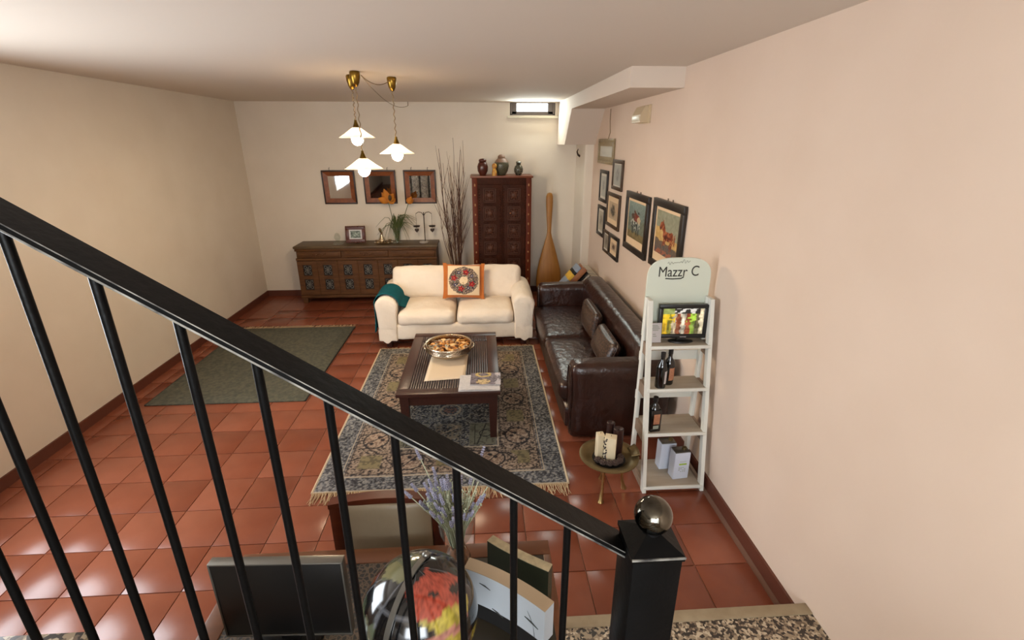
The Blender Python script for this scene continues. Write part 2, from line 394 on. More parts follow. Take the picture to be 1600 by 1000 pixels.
# back wall with the opening of the small high window
wx0, wx1, wz0 = 0.44, 1.10, 2.655
wb = MB().box(XL-0.1, wx0, YB, YB+0.35, 0, ZC).box(wx1, XR+0.1, YB, YB+0.35, 0, ZC).box(wx0, wx1, YB, YB+0.35, 0, wz0)
struct('wall_back', wb, 'wall', label='cream plaster wall at the far end of the room')
struct('wall_right', MB().box(XR, XR+0.25, YF-0.1, YB+0.35, 0, ZC), 'wall_peach', label='peach plaster wall behind the leather sofa')
# left wall and rear wall with openings for the windows that light the room
wl = MB().box(XL-0.25, XL, YF-0.1, 1.25, 0, ZC).box(XL-0.25, XL, 3.15, YB+0.35, 0, ZC).box(XL-0.25, XL, 1.25, 3.15, 0, 0.8).box(XL-0.25, XL, 1.25, 3.15, 2.4, ZC)
struct('wall_left', wl, 'wall', label='cream plaster wall on the left')
wr = MB().box(XL-0.1, -1.65, YF-0.25, YF, 0, ZC).box(1.05, XR+0.1, YF-0.25, YF, 0, ZC).box(-1.65, 1.05, YF-0.25, YF, 0, 1.35).box(-1.65, 1.05, YF-0.25, YF, 2.75, ZC)
struct('wall_rear', wr, 'wall', label='cream plaster wall behind the stairs')
# small high window
w1 = thing('window_1', 'small high window with grey frame under the ceiling', 'window', (0.77, YB, 2.74)); w1['kind'] = 'structure'
fr = MB()
hw = 0.33; z0 = -0.085; z1 = 0.10
fr.box(-hw, hw, 0.06, 0.13, z0, z0+0.055, 0.004).box(-hw, -hw+0.10, 0.06, 0.13, z0, z1, 0.004).box(hw-0.10, hw, 0.06, 0.13, z0, z1, 0.004).box(-hw, hw, 0.06, 0.13, z1-0.02, z1)
fr.build('window_frame', 'grey_frame', w1)
fr = MB().box(-hw+0.01, hw-0.01, 0.03, 0.06, z0+0.004, z0+0.018).box(-hw+0.01, -hw+0.03, 0.03, 0.06, z0, z1).box(hw-0.03, hw-0.01, 0.03, 0.06, z0, z1)
fr.build('sash', 'grey_frame', w1)
MB().box(-hw+0.1, hw-0.1, 0.09, 0.096, z0+0.05, z1-0.015).build('pane', 'pane', w1)
MB().box(-0.37, 0.40, -0.06, 0.05, -0.125, -0.095, 0.006).build('window_sill', 'sill', w1)
# soffit duct along the right wall, with its sloped end and the pillar under it
sd = MB().box(1.135, XR, 3.97, 6.45, 2.68, ZC)
poly = [(6.45, 2.68), (6.45, ZC), (YB, ZC), (YB, 2.26), (6.90, 2.26)]
vs = [(1.135, y, z) for y, z in poly]+[(XR, y, z) for y, z in poly]
sd.add(vs, [(0, 1, 2, 3, 4), (9, 8, 7, 6, 5)]+[(i, i+5, (i+1) % 5+5, (i+1) % 5) for i in range(5)])
struct('ceiling_soffit', sd, 'duct', label='boxed soffit running under the ceiling along the right wall')
pl = MB(); n = 8
pp = []
for k in range(n+1):
    t = k/n*PI/2; pp.append((1.455-0.025*math.sin(t), 6.975-0.025*math.cos(t)))
pp = [(XR, 6.95)]+pp+[(1.43, YB), (XR, YB)]
m_ = len(pp); vs = [(x, y, 0) for x, y in pp]+[(x, y, 2.27) for x, y in pp]
pl.add(vs, [tuple(range(m_-1, -1, -1)), tuple(range(m_, 2*m_))]+[(i, (i+1) % m_, (i+1) % m_+m_, i+m_) for i in range(m_)])
struct('wall_pillar', pl, 'wall', label='cream plaster pillar in the far right corner')
struct('baseboard_back', MB().box(XL, 1.43, YB-0.015, YB, 0, 0.09), 'skirting', label='dark red skirting along the far wall')
struct('baseboard_left', MB().box(XL, XL+0.015, YF, YB, 0, 0.09), 'skirting', label='dark red skirting along the left wall')
struct('baseboard_right', MB().box(XR-0.015, XR, 1.7, 6.95, 0, 0.09), 'skirting', label='dark red skirting along the right wall')
# terrazzo landing and the stair flight the camera stands on
struct('stair_landing', MB().box(0.27, XR, YF, 1.655, 0.0, 0.165, 0.003), 'terrazzo', label='terrazzo landing at the foot of the stairs')
struct('trim_1', MB().box(0.262, XR, 1.615, 1.675, 0.0, 0.172, 0.006), 'stone', label='stone nosing edging the terrazzo landing')
st = MB()
k = 0
z = 0.165; x = 0.27
while z < 2.0:
    z += 0.172; st.box(x-0.30, x, YF, 0.90, 0.0, z, 0.004); x -= 0.245
struct('stairs', st, 'terrazzo', label='terrazzo stair flight beside the black railing')

# ================================================================== CREAM SOFA
sf = thing('sofa', 'cream two-seat sofa with loose cover and rolled arms facing the coffee table', 'sofa', (-0.325, 5.80, 0))
MB().soft(-0.72, 0.72, -0.43, 0.42, 0.10, 0.30, 0.03, 12, (0, 0.01, 0), wob=0.002).build('skirt', 'cream_fabric', sf)
MB().soft(-0.80, 0.80, 0.22, 0.42, 0.08, 0.70, 0.05, 10, wob=0.002).build('back_frame', 'cream_fabric', sf)
def arm(sx):
    def pr(t):                      # arm cross section, 0..1 around the top
        a = PI*(1-t); return (0.128*math.cos(a), 0.52+0.11*math.sin(a))
    sec = [(-0.105, 0.10), (-0.108, 0.3), (-0.116, 0.44)]+[pr(i/12) for i in range(13)]+[(0.116, 0.44), (0.108, 0.3), (0.105, 0.10)]
    ys = [-0.445, -0.44, -0.425, -0.3, -0.1, 0.15, 0.36, 0.40, 0.41]
    sc = [0.86, 0.94, 1, 1, 1, 1, 1, 0.95, 0.86]; mb = MB(); vs = []; fs = []; n = len(sec)
    for y, s_ in zip(ys, sc):
        for x, z in sec:
            zz = 0.33+(z-0.33)*(s_ if z > 0.2 else 1)+0.02*(y+0.4)*(z > 0.4)
            vs.append((sx*0.795+x*s_+0.003*math.sin(z*31+y*17), y, zz))
    for i in range(len(ys)-1):
        for k in range(n-1): fs.append((i*n+k, (i+1)*n+k, (i+1)*n+k+1, i*n+k+1))
    fs += [tuple(range(n)), tuple(range((len(ys)-1)*n, len(ys)*n))[::-1]]
    mb.add(vs, fs); return mb
for s_ in (-1, 1): arm(s_).build('arm', 'cream_fabric', sf, ang=60)
for s_ in (-1, 1):
    MB().soft(s_*0.345-0.335, s_*0.345+0.335, -0.45, 0.24, 0.265, 0.445, 0.07, 14, (0.0, 0.015, 0.035), wob=0.002).build('seat_cushion', 'cream_fabric', sf, ang=80)
    MB().soft(-0.40, 0.40, -0.10, 0.10, -0.20, 0.20, 0.065, 14, (0.0, 0.035, 0.012), m=T(s_*0.405, 0.22, 0.625) @ Rx(-0.22), wob=0.003).build('back_cushion', 'cream_fabric', sf, ang=80)
for x in (-0.80, 0.80):
    for y in (-0.36, 0.34): MB().box(x-0.03, x+0.03, y-0.03, y+0.03, 0.0, 0.12, 0.004).build('foot', 'dark_wood', sf)
# skirt corner panels that gape over the feet
for s_ in (-1, 1):
    MB().grid(lambda u, v: (s_*(0.70+0.20*u), -0.447-0.018*math.sin(u*PI)*(1-v), 0.095+0.15*v+0.02*math.sin(u*9)*(1-v)), 10, 4).build('skirt_corner', 'cream_fabric', sf)
# teal throw over the left arm
def throw_pt(u, v):
    y = 5.80-0.43+0.045+0.40*v+0.03*math.sin(u*6)
    s_ = u*1.0
    cx = -0.325-0.795
    if s_ < 0.28:                   # hanging down the outer side
        f = s_/0.28; return (cx-0.150+0.008*math.sin(v*14+f*3), y-0.03*(1-f), 0.20+f*0.325)
    if s_ < 0.78:
        a = PI*(1-(s_-0.28)/0.5); return (cx+0.148*math.cos(a), y, 0.53+0.130*math.sin(a)+0.008*v)
    f = (s_-0.78)/0.22; return (cx+0.148+0.05*f, y+0.10*f, 0.53-f*0.07)
tw = MB().grid(throw_pt, 40, 16)
to = tag(tw.build('throw_blanket', 'teal', None, 80), 'teal wool throw draped over the left arm of the cream sofa', 'blanket')
md = to.modifiers.new('thickness', 'SOLIDIFY'); md.thickness = 0.008; md.offset = 0
# wreath cushion
cu = thing('embroidered_cushion', 'square cream cushion with a flower wreath and orange border on cream sofa', 'cushion', (-0.235, 5.79, 0.69), rot=(-0.30, 0.03, 0.0))
def pil(w, h, t, n=18, flare=0.0):
    mb = MB()
    for sd_ in (-1, 1):
        def fn(u, v):
            a = 2*u-1; b = 2*v-1
            th = t*((1-abs(a)**2.6)*(1-abs(b)**2.6))**0.6
            k = 1-0.06*(1-b*b)*(abs(a)**3); k2 = 1-0.06*(1-a*a)*(abs(b)**3)
            return (a*w/2*k, sd_*th, b*h/2*k2)
        g = MB().grid(fn, n, n)
        mb.add(g.v, g.f if sd_ < 0 else [f[::-1] for f in g.f])
    return mb
pil(0.47, 0.42, 0.075).build('cover', 'orange_fabric', cu, 80)
def wreath(U, Vv):
    x = U-0.5; y = Vv-0.5; r = np.hypot(x, y); th = np.arctan2(y, x)
    n1 = smooth_noise(U, Vv, 26, 1); n2 = smooth_noise(U, Vv, 30, 2)
    col = np.ones(U.shape+(3,))*hexc('#dcc4a0')
    ring = np.abs(r-0.30) < 0.165+0.03*(n1-0.5)
    cols = [hexc(h) for h in ('#3c4430', '#22283c', '#6d5a48', '#cbb79c', '#48303a', '#5b5f55', '#8d6b5a')]
    idx = ((n1*5.3+n2*4.1)*1.7).astype(int) % len(cols)
    for k, c in enumerate(cols): col[ring & (idx == k)] = c
    for a, rr in ((75, 0.28), (165, 0.31), (-25, 0.29), (-105, 0.29)):
        cx = rr*math.cos(math.radians(a)); cy = rr*math.sin(math.radians(a)); d = np.hypot(x-cx, y-cy)
        p = d < 0.085+0.02*np.cos(5*np.arctan2(y-cy, x-cx)); col[p] = hexc('#9c1d22'); col[p & (n2 > 0.62)] = hexc('#6d1018'); col[d < 0.02] = hexc('#d06a3e')
    for a in (120, 30, -60, -150):
        cx = 0.3*math.cos(math.radians(a)); cy = 0.3*math.sin(math.radians(a)); d = np.hypot(x-cx, y-cy)
        col[d < 0.05] = hexc('#262d52'); col[d < 0.018] = hexc('#d7c9b0')
    col[(r < 0.16) & (n1 < 0.2)] = hexc('#b79d78')
    return col
pw = 0.385; ph = 0.355
g = picture(pw, ph, 90, 84, wreath)
g.v = [(x, -0.006-0.075*((1-abs(x/0.235)**2.6)*(1-abs(z/0.21)**2.6))**0.6, z+0.008) for x, y, z in g.v]
g.build('embroidered_panel', 'rug', cu, 80)
for s_ in (-1, 1):
    MB().grid(lambda u, v: (s_*(0.20+0.045*u+0.012*(2*v-1)**4), -0.012+0.004*math.sin(v*7), -0.215+0.435*v), 3, 12).build('border_flap', 'orange_fabric', cu, 80)

# ================================================================== COFFEE TABLE
ct = thing('coffee_table', 'low dark wooden coffee table with reeded top on the patterned rug', 'table', (-0.29, 4.04, 0.0))
tx, ty, tz = 0.41, 0.645, 0.452
bw = 0.095
MB().box(-tx, tx, -ty, -ty+bw, tz-0.03, tz, 0.004).build('top_border', 'dark_wood', ct)
MB().box(-tx, tx, ty-bw, ty, tz-0.03, tz, 0.004).build('top_border', 'dark_wood', ct)
MB().box(-tx, -tx+bw, -ty+bw, ty-bw, tz-0.03, tz, 0.004).build('top_border', 'dark_wood', ct)
MB().box(tx-bw, tx, -ty+bw, ty-bw, tz-0.03, tz, 0.004).build('top_border', 'dark_wood', ct)
MB().box(-tx+bw, tx-bw, -ty+bw, ty-bw, tz-0.03, tz-0.013).build('top_panel', 'black_back', ct)
NS = 32; sw = (2*tx-2*bw)/NS
for (ya, yb_) in ((-ty+bw, ty-bw-0.14), (ty-bw-0.135, ty-bw)):
    base = MB().box(-sw/2+0.0022, sw/2-0.0022, ya+0.001, yb_-0.001, tz-0.015, tz-0.002, 0.0025).build('slat', 'dark_slat', ct)
    base.location.x = -tx+bw+sw/2
    for k in range(1, NS): link_copy(base, 'slat', ct, (-tx+bw+sw*(k+0.5), 0, 0))
MB().box(-tx+0.05, tx-0.05, -ty+0.035, -ty+0.06, tz-0.12, tz-0.03).build('apron', 'dark_wood', ct)
MB().box(-tx+0.05, tx-0.05, ty-0.06, ty-0.035, tz-0.12, tz-0.03).build('apron', 'dark_wood', ct)
MB().box(-tx+0.035, -tx+0.06, -ty+0.06, ty-0.06, tz-0.12, tz-0.03).build('apron', 'dark_wood', ct)
MB().box(tx-0.06, tx-0.035, -ty+0.06, ty-0.06, tz-0.12, tz-0.03).build('apron', 'dark_wood', ct)
for sx in (-1, 1):
    for sy in (-1, 1):
        mb = MB(); x0 = sx*(tx-0.06); y0 = sy*(ty-0.06); a = 0.036; b2 = 0.026
        vs = [(x0+i*a, y0+j*a, tz-0.03) for i, j in ((-1, -1), (1, -1), (1, 1), (-1, 1))]+[(x0+i*b2, y0+j*b2, 0.013) for i, j in ((-1, -1), (1, -1), (1, 1), (-1, 1))]
        mb.add(vs, [(0, 1, 2, 3), (7, 6, 5, 4)]+[(i, i+4, (i+1) % 4+4, (i+1) % 4) for i in range(4)]); mb.build('leg', 'dark_wood', ct)
# things on it
pa = MB().grid(lambda u, v: (-0.49+0.335*u+0.006*v-0.01*(1-v), 3.625+0.50*v+0.035*(u-0.5)*(1-v), 0.4535+0.0015*math.sin(u*7)*math.sin(v*5)+0.0015), 10, 10)
po = tag(pa.build('paper_sheet', 'paper'), 'blank cream sheet lying under the metal bowl on the coffee table', 'paper')
md = po.modifiers.new('thickness', 'SOLIDIFY'); md.thickness = 0.0015
bo = thing('metal_bowl', 'round beaten metal bowl with side handles on the coffee table', 'bowl', (-0.325, 4.135, 0.4565))
prof = [(0.0, 0.0), (0.11, 0.0), (0.135, 0.004), (0.185, 0.03), (0.212, 0.062), (0.206, 0.088), (0.204, 0.104), (0.214, 0.112), (0.212, 0.117), (0.198, 0.112), (0.196, 0.088), (0.203, 0.062), (0.178, 0.036), (0.12, 0.014), (0.0, 0.012)]
MB().lathe(prof, 48).build('body', 'silver', bo, 50)
for s_ in (-1, 1):
    MB().tube([(s_*(0.205+0.022*math.sin(t*PI/8)), 0.06*math.cos(t*PI/8), 0.088) for t in range(9)], 0.009, 8).build('handle', 'silver', bo)
pm = MB(); cc = []
pal = ['#b9762c', '#8f5a25', '#d8b27a', '#7c4a1e', '#c58a3c', '#a79a84', '#5e3a1c', '#d39a4c']
for k in range(230):
    r = 0.185*math.sqrt(random.random()); t = random.uniform(0, 2*PI); s_ = random.uniform(0.010, 0.024)
    before = len(pm.v)
    pm.sphere((0, 0, 0), s_, 4, m=T(r*math.cos(t), r*math.sin(t), 0.068+0.022*(1-(r/0.185)**2)+random.uniform(0, 0.01)) @ Rz(random.uniform(0, 6)) @ Rx(random.uniform(-0.8, 0.8)), sx=random.uniform(0.6, 1.5), sz=random.uniform(0.3, 0.6))
    c = lin(random.choice(pal)); cc += [c]*(len(pm.v)-before)
pm.lathe([(0, 0.07), (0.19, 0.062)], 24); cc += [lin('#7c4a1e')]*48
pm.c = np.array(cc)
pt = pm.build('potpourri', 'potpourri'); pt.location = bo.location
tag(pt, 'amber and brown potpourri filling the metal bowl', 'potpourri', kind='stuff')
mg = thing('newspaper', 'folded pale newspaper at the near right corner of the coffee table', 'newspaper', (-0.045, 3.555, 0.4535), -0.02)
MB().box(-0.165, 0.165, -0.145, 0.135, 0.0, 0.004, 0.001).build('lower_fold', 'paper_w', mg)
MB().grid(lambda u, v: (-0.163+0.326*u, -0.14+0.27*v, 0.0105-0.005*v+0.002*math.sin(u*5)), 12, 8).build('upper_fold', 'paper_w', mg)
def magcover(U, Vv):
    n = smooth_noise(U, Vv, 9, 31); n2 = smooth_noise(U, Vv, 22, 5)
    col = np.ones(U.shape+(3,))*hexc('#6d6168')+(n2[..., None]-0.5)*0.25
    m_ = (np.hypot((U-0.42)*1.0, (Vv-0.25)*1.1) < 0.24); col[m_] = hexc('#c2a878')+(n2[m_][:, None]-0.5)*0.2
    a = np.abs(np.hypot((U-0.42), (Vv-0.85)*1.2)-0.22) < 0.06; col[a] = hexc('#c7ab62')
    b_ = (U > 0.7+0.2*np.sin(Vv*3)) & (n > 0.35); col[b_] = hexc('#b7b0b4')
    col[(n2 < 0.2)] = hexc('#33292e'); return col
g = picture(0.245, 0.21, 60, 52, magcover)
bk = thing('magazine', 'glossy picture magazine lying on the folded newspaper', 'magazine', (0.005, 3.592, 0.4665), -0.03)
MB().box(-0.1225, 0.1225, -0.105, 0.105, 0, 0.005, 0.001).build('pages', 'paper_w', bk)
g.v = [(x, z, 0.0058) for x, y, z in g.v]; g.build('cover', 'print', bk)

# ================================================================== RUGS
RX0, RX1, RY0, RY1 = -1.215, 0.578, 2.83, 5.33
def rugcol(U, Vv):
    w = RX1-RX0; l = RY1-RY0
    x = U*w; y = Vv*l
    dx = np.minimum(x, w-x); dy = np.minimum(y, l-y); d = np.minimum(dx, dy)
    sp = RNG.random(U.shape); sp2 = smooth_noise(U*w, Vv*l, 85, 3); sp3 = smooth_noise(U*w, Vv*l, 60, 4); big = smooth_noise(U*w, Vv*l, 3.2, 9)
    def pick(mask, cols, ts):
        v = (sp2*0.75+sp*0.25); v = (v-0.2)/0.6
        prev = -9
        for c, t in zip(cols, ts):
            mm = mask & (v >= prev) & (v < t); col[mm] = hexc(c); prev = t
    col = np.zeros(U.shape+(3,))
    dark = '#23232a'; tan = '#b8977a'; blue = '#6b7480'; grey = '#8b8a84'; cream = '#cdb898'; gold = '#a28a4c'; rust = '#8d5a3c'
    pick(d >= 0, ['#2b2b30', '#54565b', '#77797c', '#a09c92'], [0.26, 0.50, 0.80, 9])                   # outer border blue grey
    band = (d > 0.17) & (d < 0.47)
    pick(band, ['#2d2624', '#74604f', '#a58a71', '#bfa68c'], [0.25, 0.46, 0.8, 9])                 # broad pink-tan border
    fld = d >= 0.47
    pick(fld, ['#1e1e22', '#3f4045', '#65666a', '#a0967f'], [0.32, 0.52, 0.78, 9])           # dark field
    for dd, ww in ((0.0, 0.012), (0.15, 0.010), (0.175, 0.008), (0.455, 0.010), (0.48, 0.008)):
        col[(d >= dd) & (d < dd+ww)] = hexc(cream if dd in (0.0, 0.15, 0.48) else dark)
    # motifs inside the broad border: gold cartouches and dark-outlined scrolls
    along = np.where(dx < dy, y, x); across = d-0.32
    side = dx < dy
    p = (along % 0.62)-0.31
    box = band & (np.abs(p) < 0.10) & (np.abs(across) < 0.075); col[box] = np.where((sp3[box] > 0.42)[:, None], hexc('#9c8a5a'), hexc('#766a48'))
    q = ((along+0.31) % 0.62)-0.31
    rr = np.hypot(q/1.15, across); ro = np.abs(rr-0.10) < 0.006; col[band & ro] = hexc('#241d1e')
    fl = band & (rr < 0.085); col[fl] = np.where((sp2[fl] > 0.5)[:, None], hexc('#c0a284'), hexc('#8f6f58'))
    for ox, oy in ((0.04, 0.02), (-0.05, -0.03), (0.0, 0.05)):
        col[band & (np.hypot(q-ox, across-oy) < 0.018)] = hexc('#241a1c')
    sc = band & (np.abs(across-0.07*np.sin(along*20)) < 0.008) & (np.abs(p) > 0.12); col[sc] = hexc('#2a2222')
    # field: square compartments with pictures
    cxp = ((x-0.47) % 0.285); cyp = ((y-0.47) % 0.39); i = ((x-0.47)//0.285).astype(int); j = ((y-0.47)//0.39).astype(int)
    comp = fld & (cxp > 0.03) & (cxp < 0.255) & (cyp > 0.03) & (cyp < 0.36)
    edge = fld & ~comp
    kind = (i*2+j*3) % 4
    c0 = comp & (kind == 0); col[c0] = np.where((sp3[c0] > 0.35)[:, None], hexc('#7d7a60'), hexc('#5f5c48'))
    ln = comp & ((np.abs(cxp-0.14-0.25*(cyp-0.2)) < 0.005) | (np.abs(cxp-0.08) < 0.004) | (np.abs(np.hypot(cxp-0.17, cyp-0.2)-0.05) < 0.005)); col[ln & (kind == 0)] = hexc('#23211c')
    c1 = comp & (kind == 1); rr = np.hypot(cxp-0.142, cyp-0.2)
    col[c1 & (np.abs(rr-0.09) < 0.008)] = hexc('#a08a6c'); col[c1 & (rr < 0.06) & (sp2 > 0.45)] = hexc('#7d4f3c')
    c2 = comp & (kind == 2); col[c2 & (sp3 > 0.6)] = hexc('#8a7a62'); col[c2 & (np.abs(np.sin(cyp*26)*0.07+0.14-cxp) < 0.010)] = hexc('#b39b7c')
    fe = np.isin(1, 1) & comp & ((np.abs(cxp-0.035) < 0.006) | (np.abs(cxp-0.25) < 0.006) | (np.abs(cyp-0.035) < 0.006) | (np.abs(cyp-0.355) < 0.006)); col[fe] = hexc('#7c776a')
    # colour drift across the weave: rust patch at near left, gold at the far end
    wl = np.clip((0.55-U)*1.3, 0, 1)[..., None]*np.clip((0.45-Vv)*2, 0, 1)[..., None]
    col = col*(1-0.35*wl)+0.35*wl*(col*0.5+hexc('#9a6440')*0.5)
    wg = np.clip((Vv-0.72)*3.0, 0, 1)[..., None]*0.45
    col = col*(1-wg)+wg*(col*0.45+hexc('#8a6a33')*0.55)
    lum = (big[..., None]-0.5)*0.10
    mean = col.mean(axis=-1, keepdims=True); return np.clip((col*0.8+mean*0.2)*0.86+lum, 0, 1)
rg = thing('patterned_rug', 'large patterned rug of tan, blue-grey and gold compartments under the coffee table', 'rug', ((RX0+RX1)/2, (RY0+RY1)/2, 0.0))
rw = RX1-RX0; rl = RY1-RY0
g = picture(rw, rl, 280, 380, rugcol); g.v = [(x, z, 0.0125+0.0012*math.sin(x*9+z*4)) for x, y, z in g.v]
g.build('pile', 'rug', rg, 0)
MB().box(-rw/2, rw/2, -rl/2, rl/2, 0.0012, 0.0105).build('backing', 'rug_edge', rg)
for s_ in (-1, 1):
    MB().tube([(s_*(rw/2+0.002), -rl/2+rl*k/20, 0.009) for k in range(21)], 0.0075, 6).build('binding', 'rug_edge', rg)
def fringe(w, y0, d, n, ln):
    mb = MB()
    for k in range(n):
        x = -w/2+w*(k+0.5)/n+random.uniform(-0.003, 0.003); l = ln*random.uniform(0.75, 1.1); b_ = random.uniform(-0.035, 0.035)
        mb.tube([(x, y0, 0.009), (x+b_*0.4, y0+d*l*0.5, 0.0055), (x+b_, y0+d*l, 0.0045)], [0.004, 0.003, 0.0018], 4)
    return mb
fringe(rw, -rl/2, -1, 210, 0.115).build('fringe', 'fringe', rg, 60, kind='stuff')
fringe(rw, rl/2, 1, 160, 0.05).build('fringe', 'fringe', rg, 60, kind='stuff')
r2 = thing('green_rug', 'dark green rug with pale fringed end beside the sideboard', 'rug', (-2.42, 5.13, 0.0))
MB().box(-0.72, 0.72, -0.98, 0.98, 0.0012, 0.012, 0.002).build('pile', 'rug2', r2)
MB().box(-0.60, 0.60, -0.86, 0.86, 0.0118, 0.0128).build('centre_field', 'rug2', r2)
for s_ in (-1, 1): MB().box(s_*0.72-0.012, s_*0.72+0.012, -0.98, 0.98, 0.0012, 0.011, 0.002).build('binding', 'black_back', r2)
f2 = fringe(1.44, 0.98, 1, 150, 0.09); f2.build('fringe', 'fringe', r2, 60, kind='stuff')

# ================================================================== LEATHER SOFA (front towards -x)
ls = thing('leather_sofa', 'dark brown leather sofa standing along the peach wall', 'sofa', (1.075, 4.585, 0.0), -PI/2)
hw = 1.225; fy = -0.40; by = 0.425
MB().soft(-hw+0.08, hw-0.08, fy-0.035, by-0.03, 0.07, 0.27, 0.035, 10).build('base', 'leather', ls, 60)
for s_ in (-1, 1):
    MB().soft(s_*(hw-0.10)-0.10, s_*(hw-0.10)+0.10, fy, by-0.01, 0.012, 0.668, 0.055, 14, (0.006, 0.0, 0.008), wob=0.0015).build('arm', 'leather', ls, 70)
    MB().soft(min(0.005*s_, s_*(hw-0.195)), max(0.005*s_, s_*(hw-0.195)), fy-0.06, 0.17, 0.255, 0.415, 0.045, 12, (0, 0.006, 0.022), wob=0.002).build('seat_cushion', 'leather', ls, 70)
MB().soft(-hw+0.02, hw-0.02, 0.14, by, 0.04, 0.752, 0.11, 16, (0, 0.02, 0.01), wob=0.002).build('backrest', 'leather', ls, 70)
for x in (-hw+0.12, hw-0.12):
    for y in (fy+0.07, by-0.07): MB().lathe([(0.03, 0), (0.035, 0.03), (0.03, 0.07)], 12, (x, y, 0)).build('foot', 'dark_wood', ls)
for s_ in (-1, 1):     # seam piping on the arm fronts
    xa = s_*(hw-0.10)
    MB().tube([(xa-0.075, fy-0.001, 0.10), (xa-0.085, fy-0.001, 0.50), (xa-0.06, fy-0.001, 0.612), (xa, fy-0.001, 0.632), (xa+0.06, fy-0.001, 0.612), (xa+0.085, fy-0.001, 0.50), (xa+0.075, fy-0.001, 0.10)], 0.005, 6).build('piping', 'leather', ls)
def leather_pillow(loc, rot, label, w, h):
    p = thing('leather_cushion', label, 'cushion', loc, rot=rot, group='crocodile leather cushions on the leather sofa')
    MB().soft(-w/2, w/2, -0.045, 0.045, -h/2, h/2, 0.045, 14, (0, 0.035, 0)).build('cover', 'leather_croc', p, 80)
    pts = []; rr = 0.05
    for cx_, cz_, a0 in ((w/2-rr, h/2-rr, 0), (-w/2+rr, h/2-rr, PI/2), (-w/2+rr, -h/2+rr, PI), (w/2-rr, -h/2+rr, 1.5*PI)):
        for k in range(5): pts.append((cx_+rr*math.cos(a0+k*PI/8), 0, cz_+rr*math.sin(a0+k*PI/8)))
    MB().tube(pts+[pts[0]], 0.006, 6, cap=False).build('piping', 'leather', p)
leather_pillow((1.105, 4.66, 0.585), (-0.10, 0.0, -PI/2), 'crocodile-textured brown leather cushion nearer the far arm of the leather sofa', 0.56, 0.28)
leather_pillow((1.085, 3.98, 0.565), (-0.34, 0.0, -PI/2), 'crocodile-textured brown leather cushion nearer the shelf end of the leather sofa', 0.56, 0.26)

# ================================================================== SIDEBOARD
SX0, SX1 = -2.73, -0.675
sb = thing('sideboard', 'long carved brown sideboard with pierced black panels against the far wall', 'sideboard', ((SX0+SX1)/2, 7.38, 0.0))
w2 = (SX1-SX0)/2; fy = -0.20
MB().box(-w2-0.01, w2+0.01, -0.235, 0.21, 0.835, 0.868, 0.006).build('top', 'side_top', sb)
MB().box(-w2+0.01, w2-0.01, fy+0.02, 0.20, 0.085, 0.835).build('body', 'side_wood', sb)
MB().box(-w2, w2, fy-0.015, fy+0.02, 0.795, 0.835, 0.005).build('cornice', 'side_wood', sb)
MB().box(-w2, w2, fy-0.02, fy+0.02, 0.085, 0.125, 0.005).build('plinth_rail', 'side_wood', sb)
MB().box(-w2, w2, fy-0.008, fy+0.02, 0.655, 0.690, 0.004).build('mid_rail', 'side_wood', sb)
nb = 3; bw_ = 2*w2/nb
for k in range(nb):
    xc = -w2+bw_*(k+0.5)
    d = MB().box(xc-bw_/2+0.03, xc+bw_/2-0.03, fy-0.006, fy+0.022, 0.697, 0.79, 0.005).build('drawer', 'side_wood', sb)
    MB().box(xc-bw_/2+0.06, xc+bw_/2-0.06, fy-0.012, fy-0.004, 0.715, 0.772, 0.004).build('drawer_panel', 'side_wood', d)
    cv = MB()
    for q in range(-4, 5): cv.sphere((xc+q*0.022, fy-0.012, 0.743+0.012*math.cos(q*1.6)), 0.012, 5, sy=0.5)
    cv.build('carving', 'side_wood', d)
nd = 7; dw = 2*w2/nd
# pierced flower lattice, shared
def lattice():
    mb = MB()
    for k in range(8):
        a = k*PI/4
        mb.tube([(0, 0, 0), (0.026*math.cos(a), -0.003, 0.032*math.sin(a)), (0.05*math.cos(a+0.35), 0, 0.062*math.sin(a+0.35))], [0.0035, 0.0042, 0.002], 5)
        mb.sphere((0.036*math.cos(a+0.39), -0.001, 0.045*math.sin(a+0.39)), 0.0045, 4)
    mb.sphere((0, -0.004, 0), 0.012, 5, sy=0.6)
    for sx in (-1, 1):
        for sz in (-1, 1): mb.tube([(sx*0.055, 0, sz*0.03), (sx*0.042, -0.002, sz*0.055), (sx*0.02, 0, sz*0.070)], 0.003, 5); mb.sphere((sx*0.048, 0, sz*0.063), 0.005, 4)
    return mb.mesh('lattice', 'lattice')
lat = lattice()
ref = None
for k in range(nd):
    xc = -w2+dw*(k+0.5); x0, x1 = xc-dw/2+0.006, xc+dw/2-0.006; px = 0.062
    fz = [(0.60, 0.645), (0.375, 0.43), (0.135, 0.205)]
    d = MB()
    d.box(x0, xc-px, fy-0.004, fy+0.021, 0.132, 0.648).box(xc+px, x1, fy-0.004, fy+0.021, 0.132, 0.648)
    for za, zb in ((0.590, 0.648), (0.372, 0.428), (0.132, 0.210)): d.box(xc-px, xc+px, fy-0.004, fy+0.021, za, zb)
    do = d.build('door', 'side_wood', sb)
    for zc in (0.509, 0.291):
        bk_ = MB().box(xc-px, xc+px, fy+0.012, fy+0.02, zc-0.081, zc+0.081).build('dark_backing', 'black_back', do)
        l = bpy.data.objects.new('pierced_panel', lat); C.objects.link(l); l.parent = do; l.location = (xc, fy+0.004, zc)
        mo = MB()
        for (a0, a1, b0, b1) in ((-px-0.008, px+0.008, 0.081, 0.089), (-px-0.008, px+0.008, -0.089, -0.081), (-px-0.008, -px, -0.081, 0.081), (px, px+0.008, -0.081, 0.081)):
            mo.box(xc+a0, xc+a1, fy-0.009, fy-0.002, zc+b0, zc+b1)
        mo.build('moulding', 'side_wood', do)
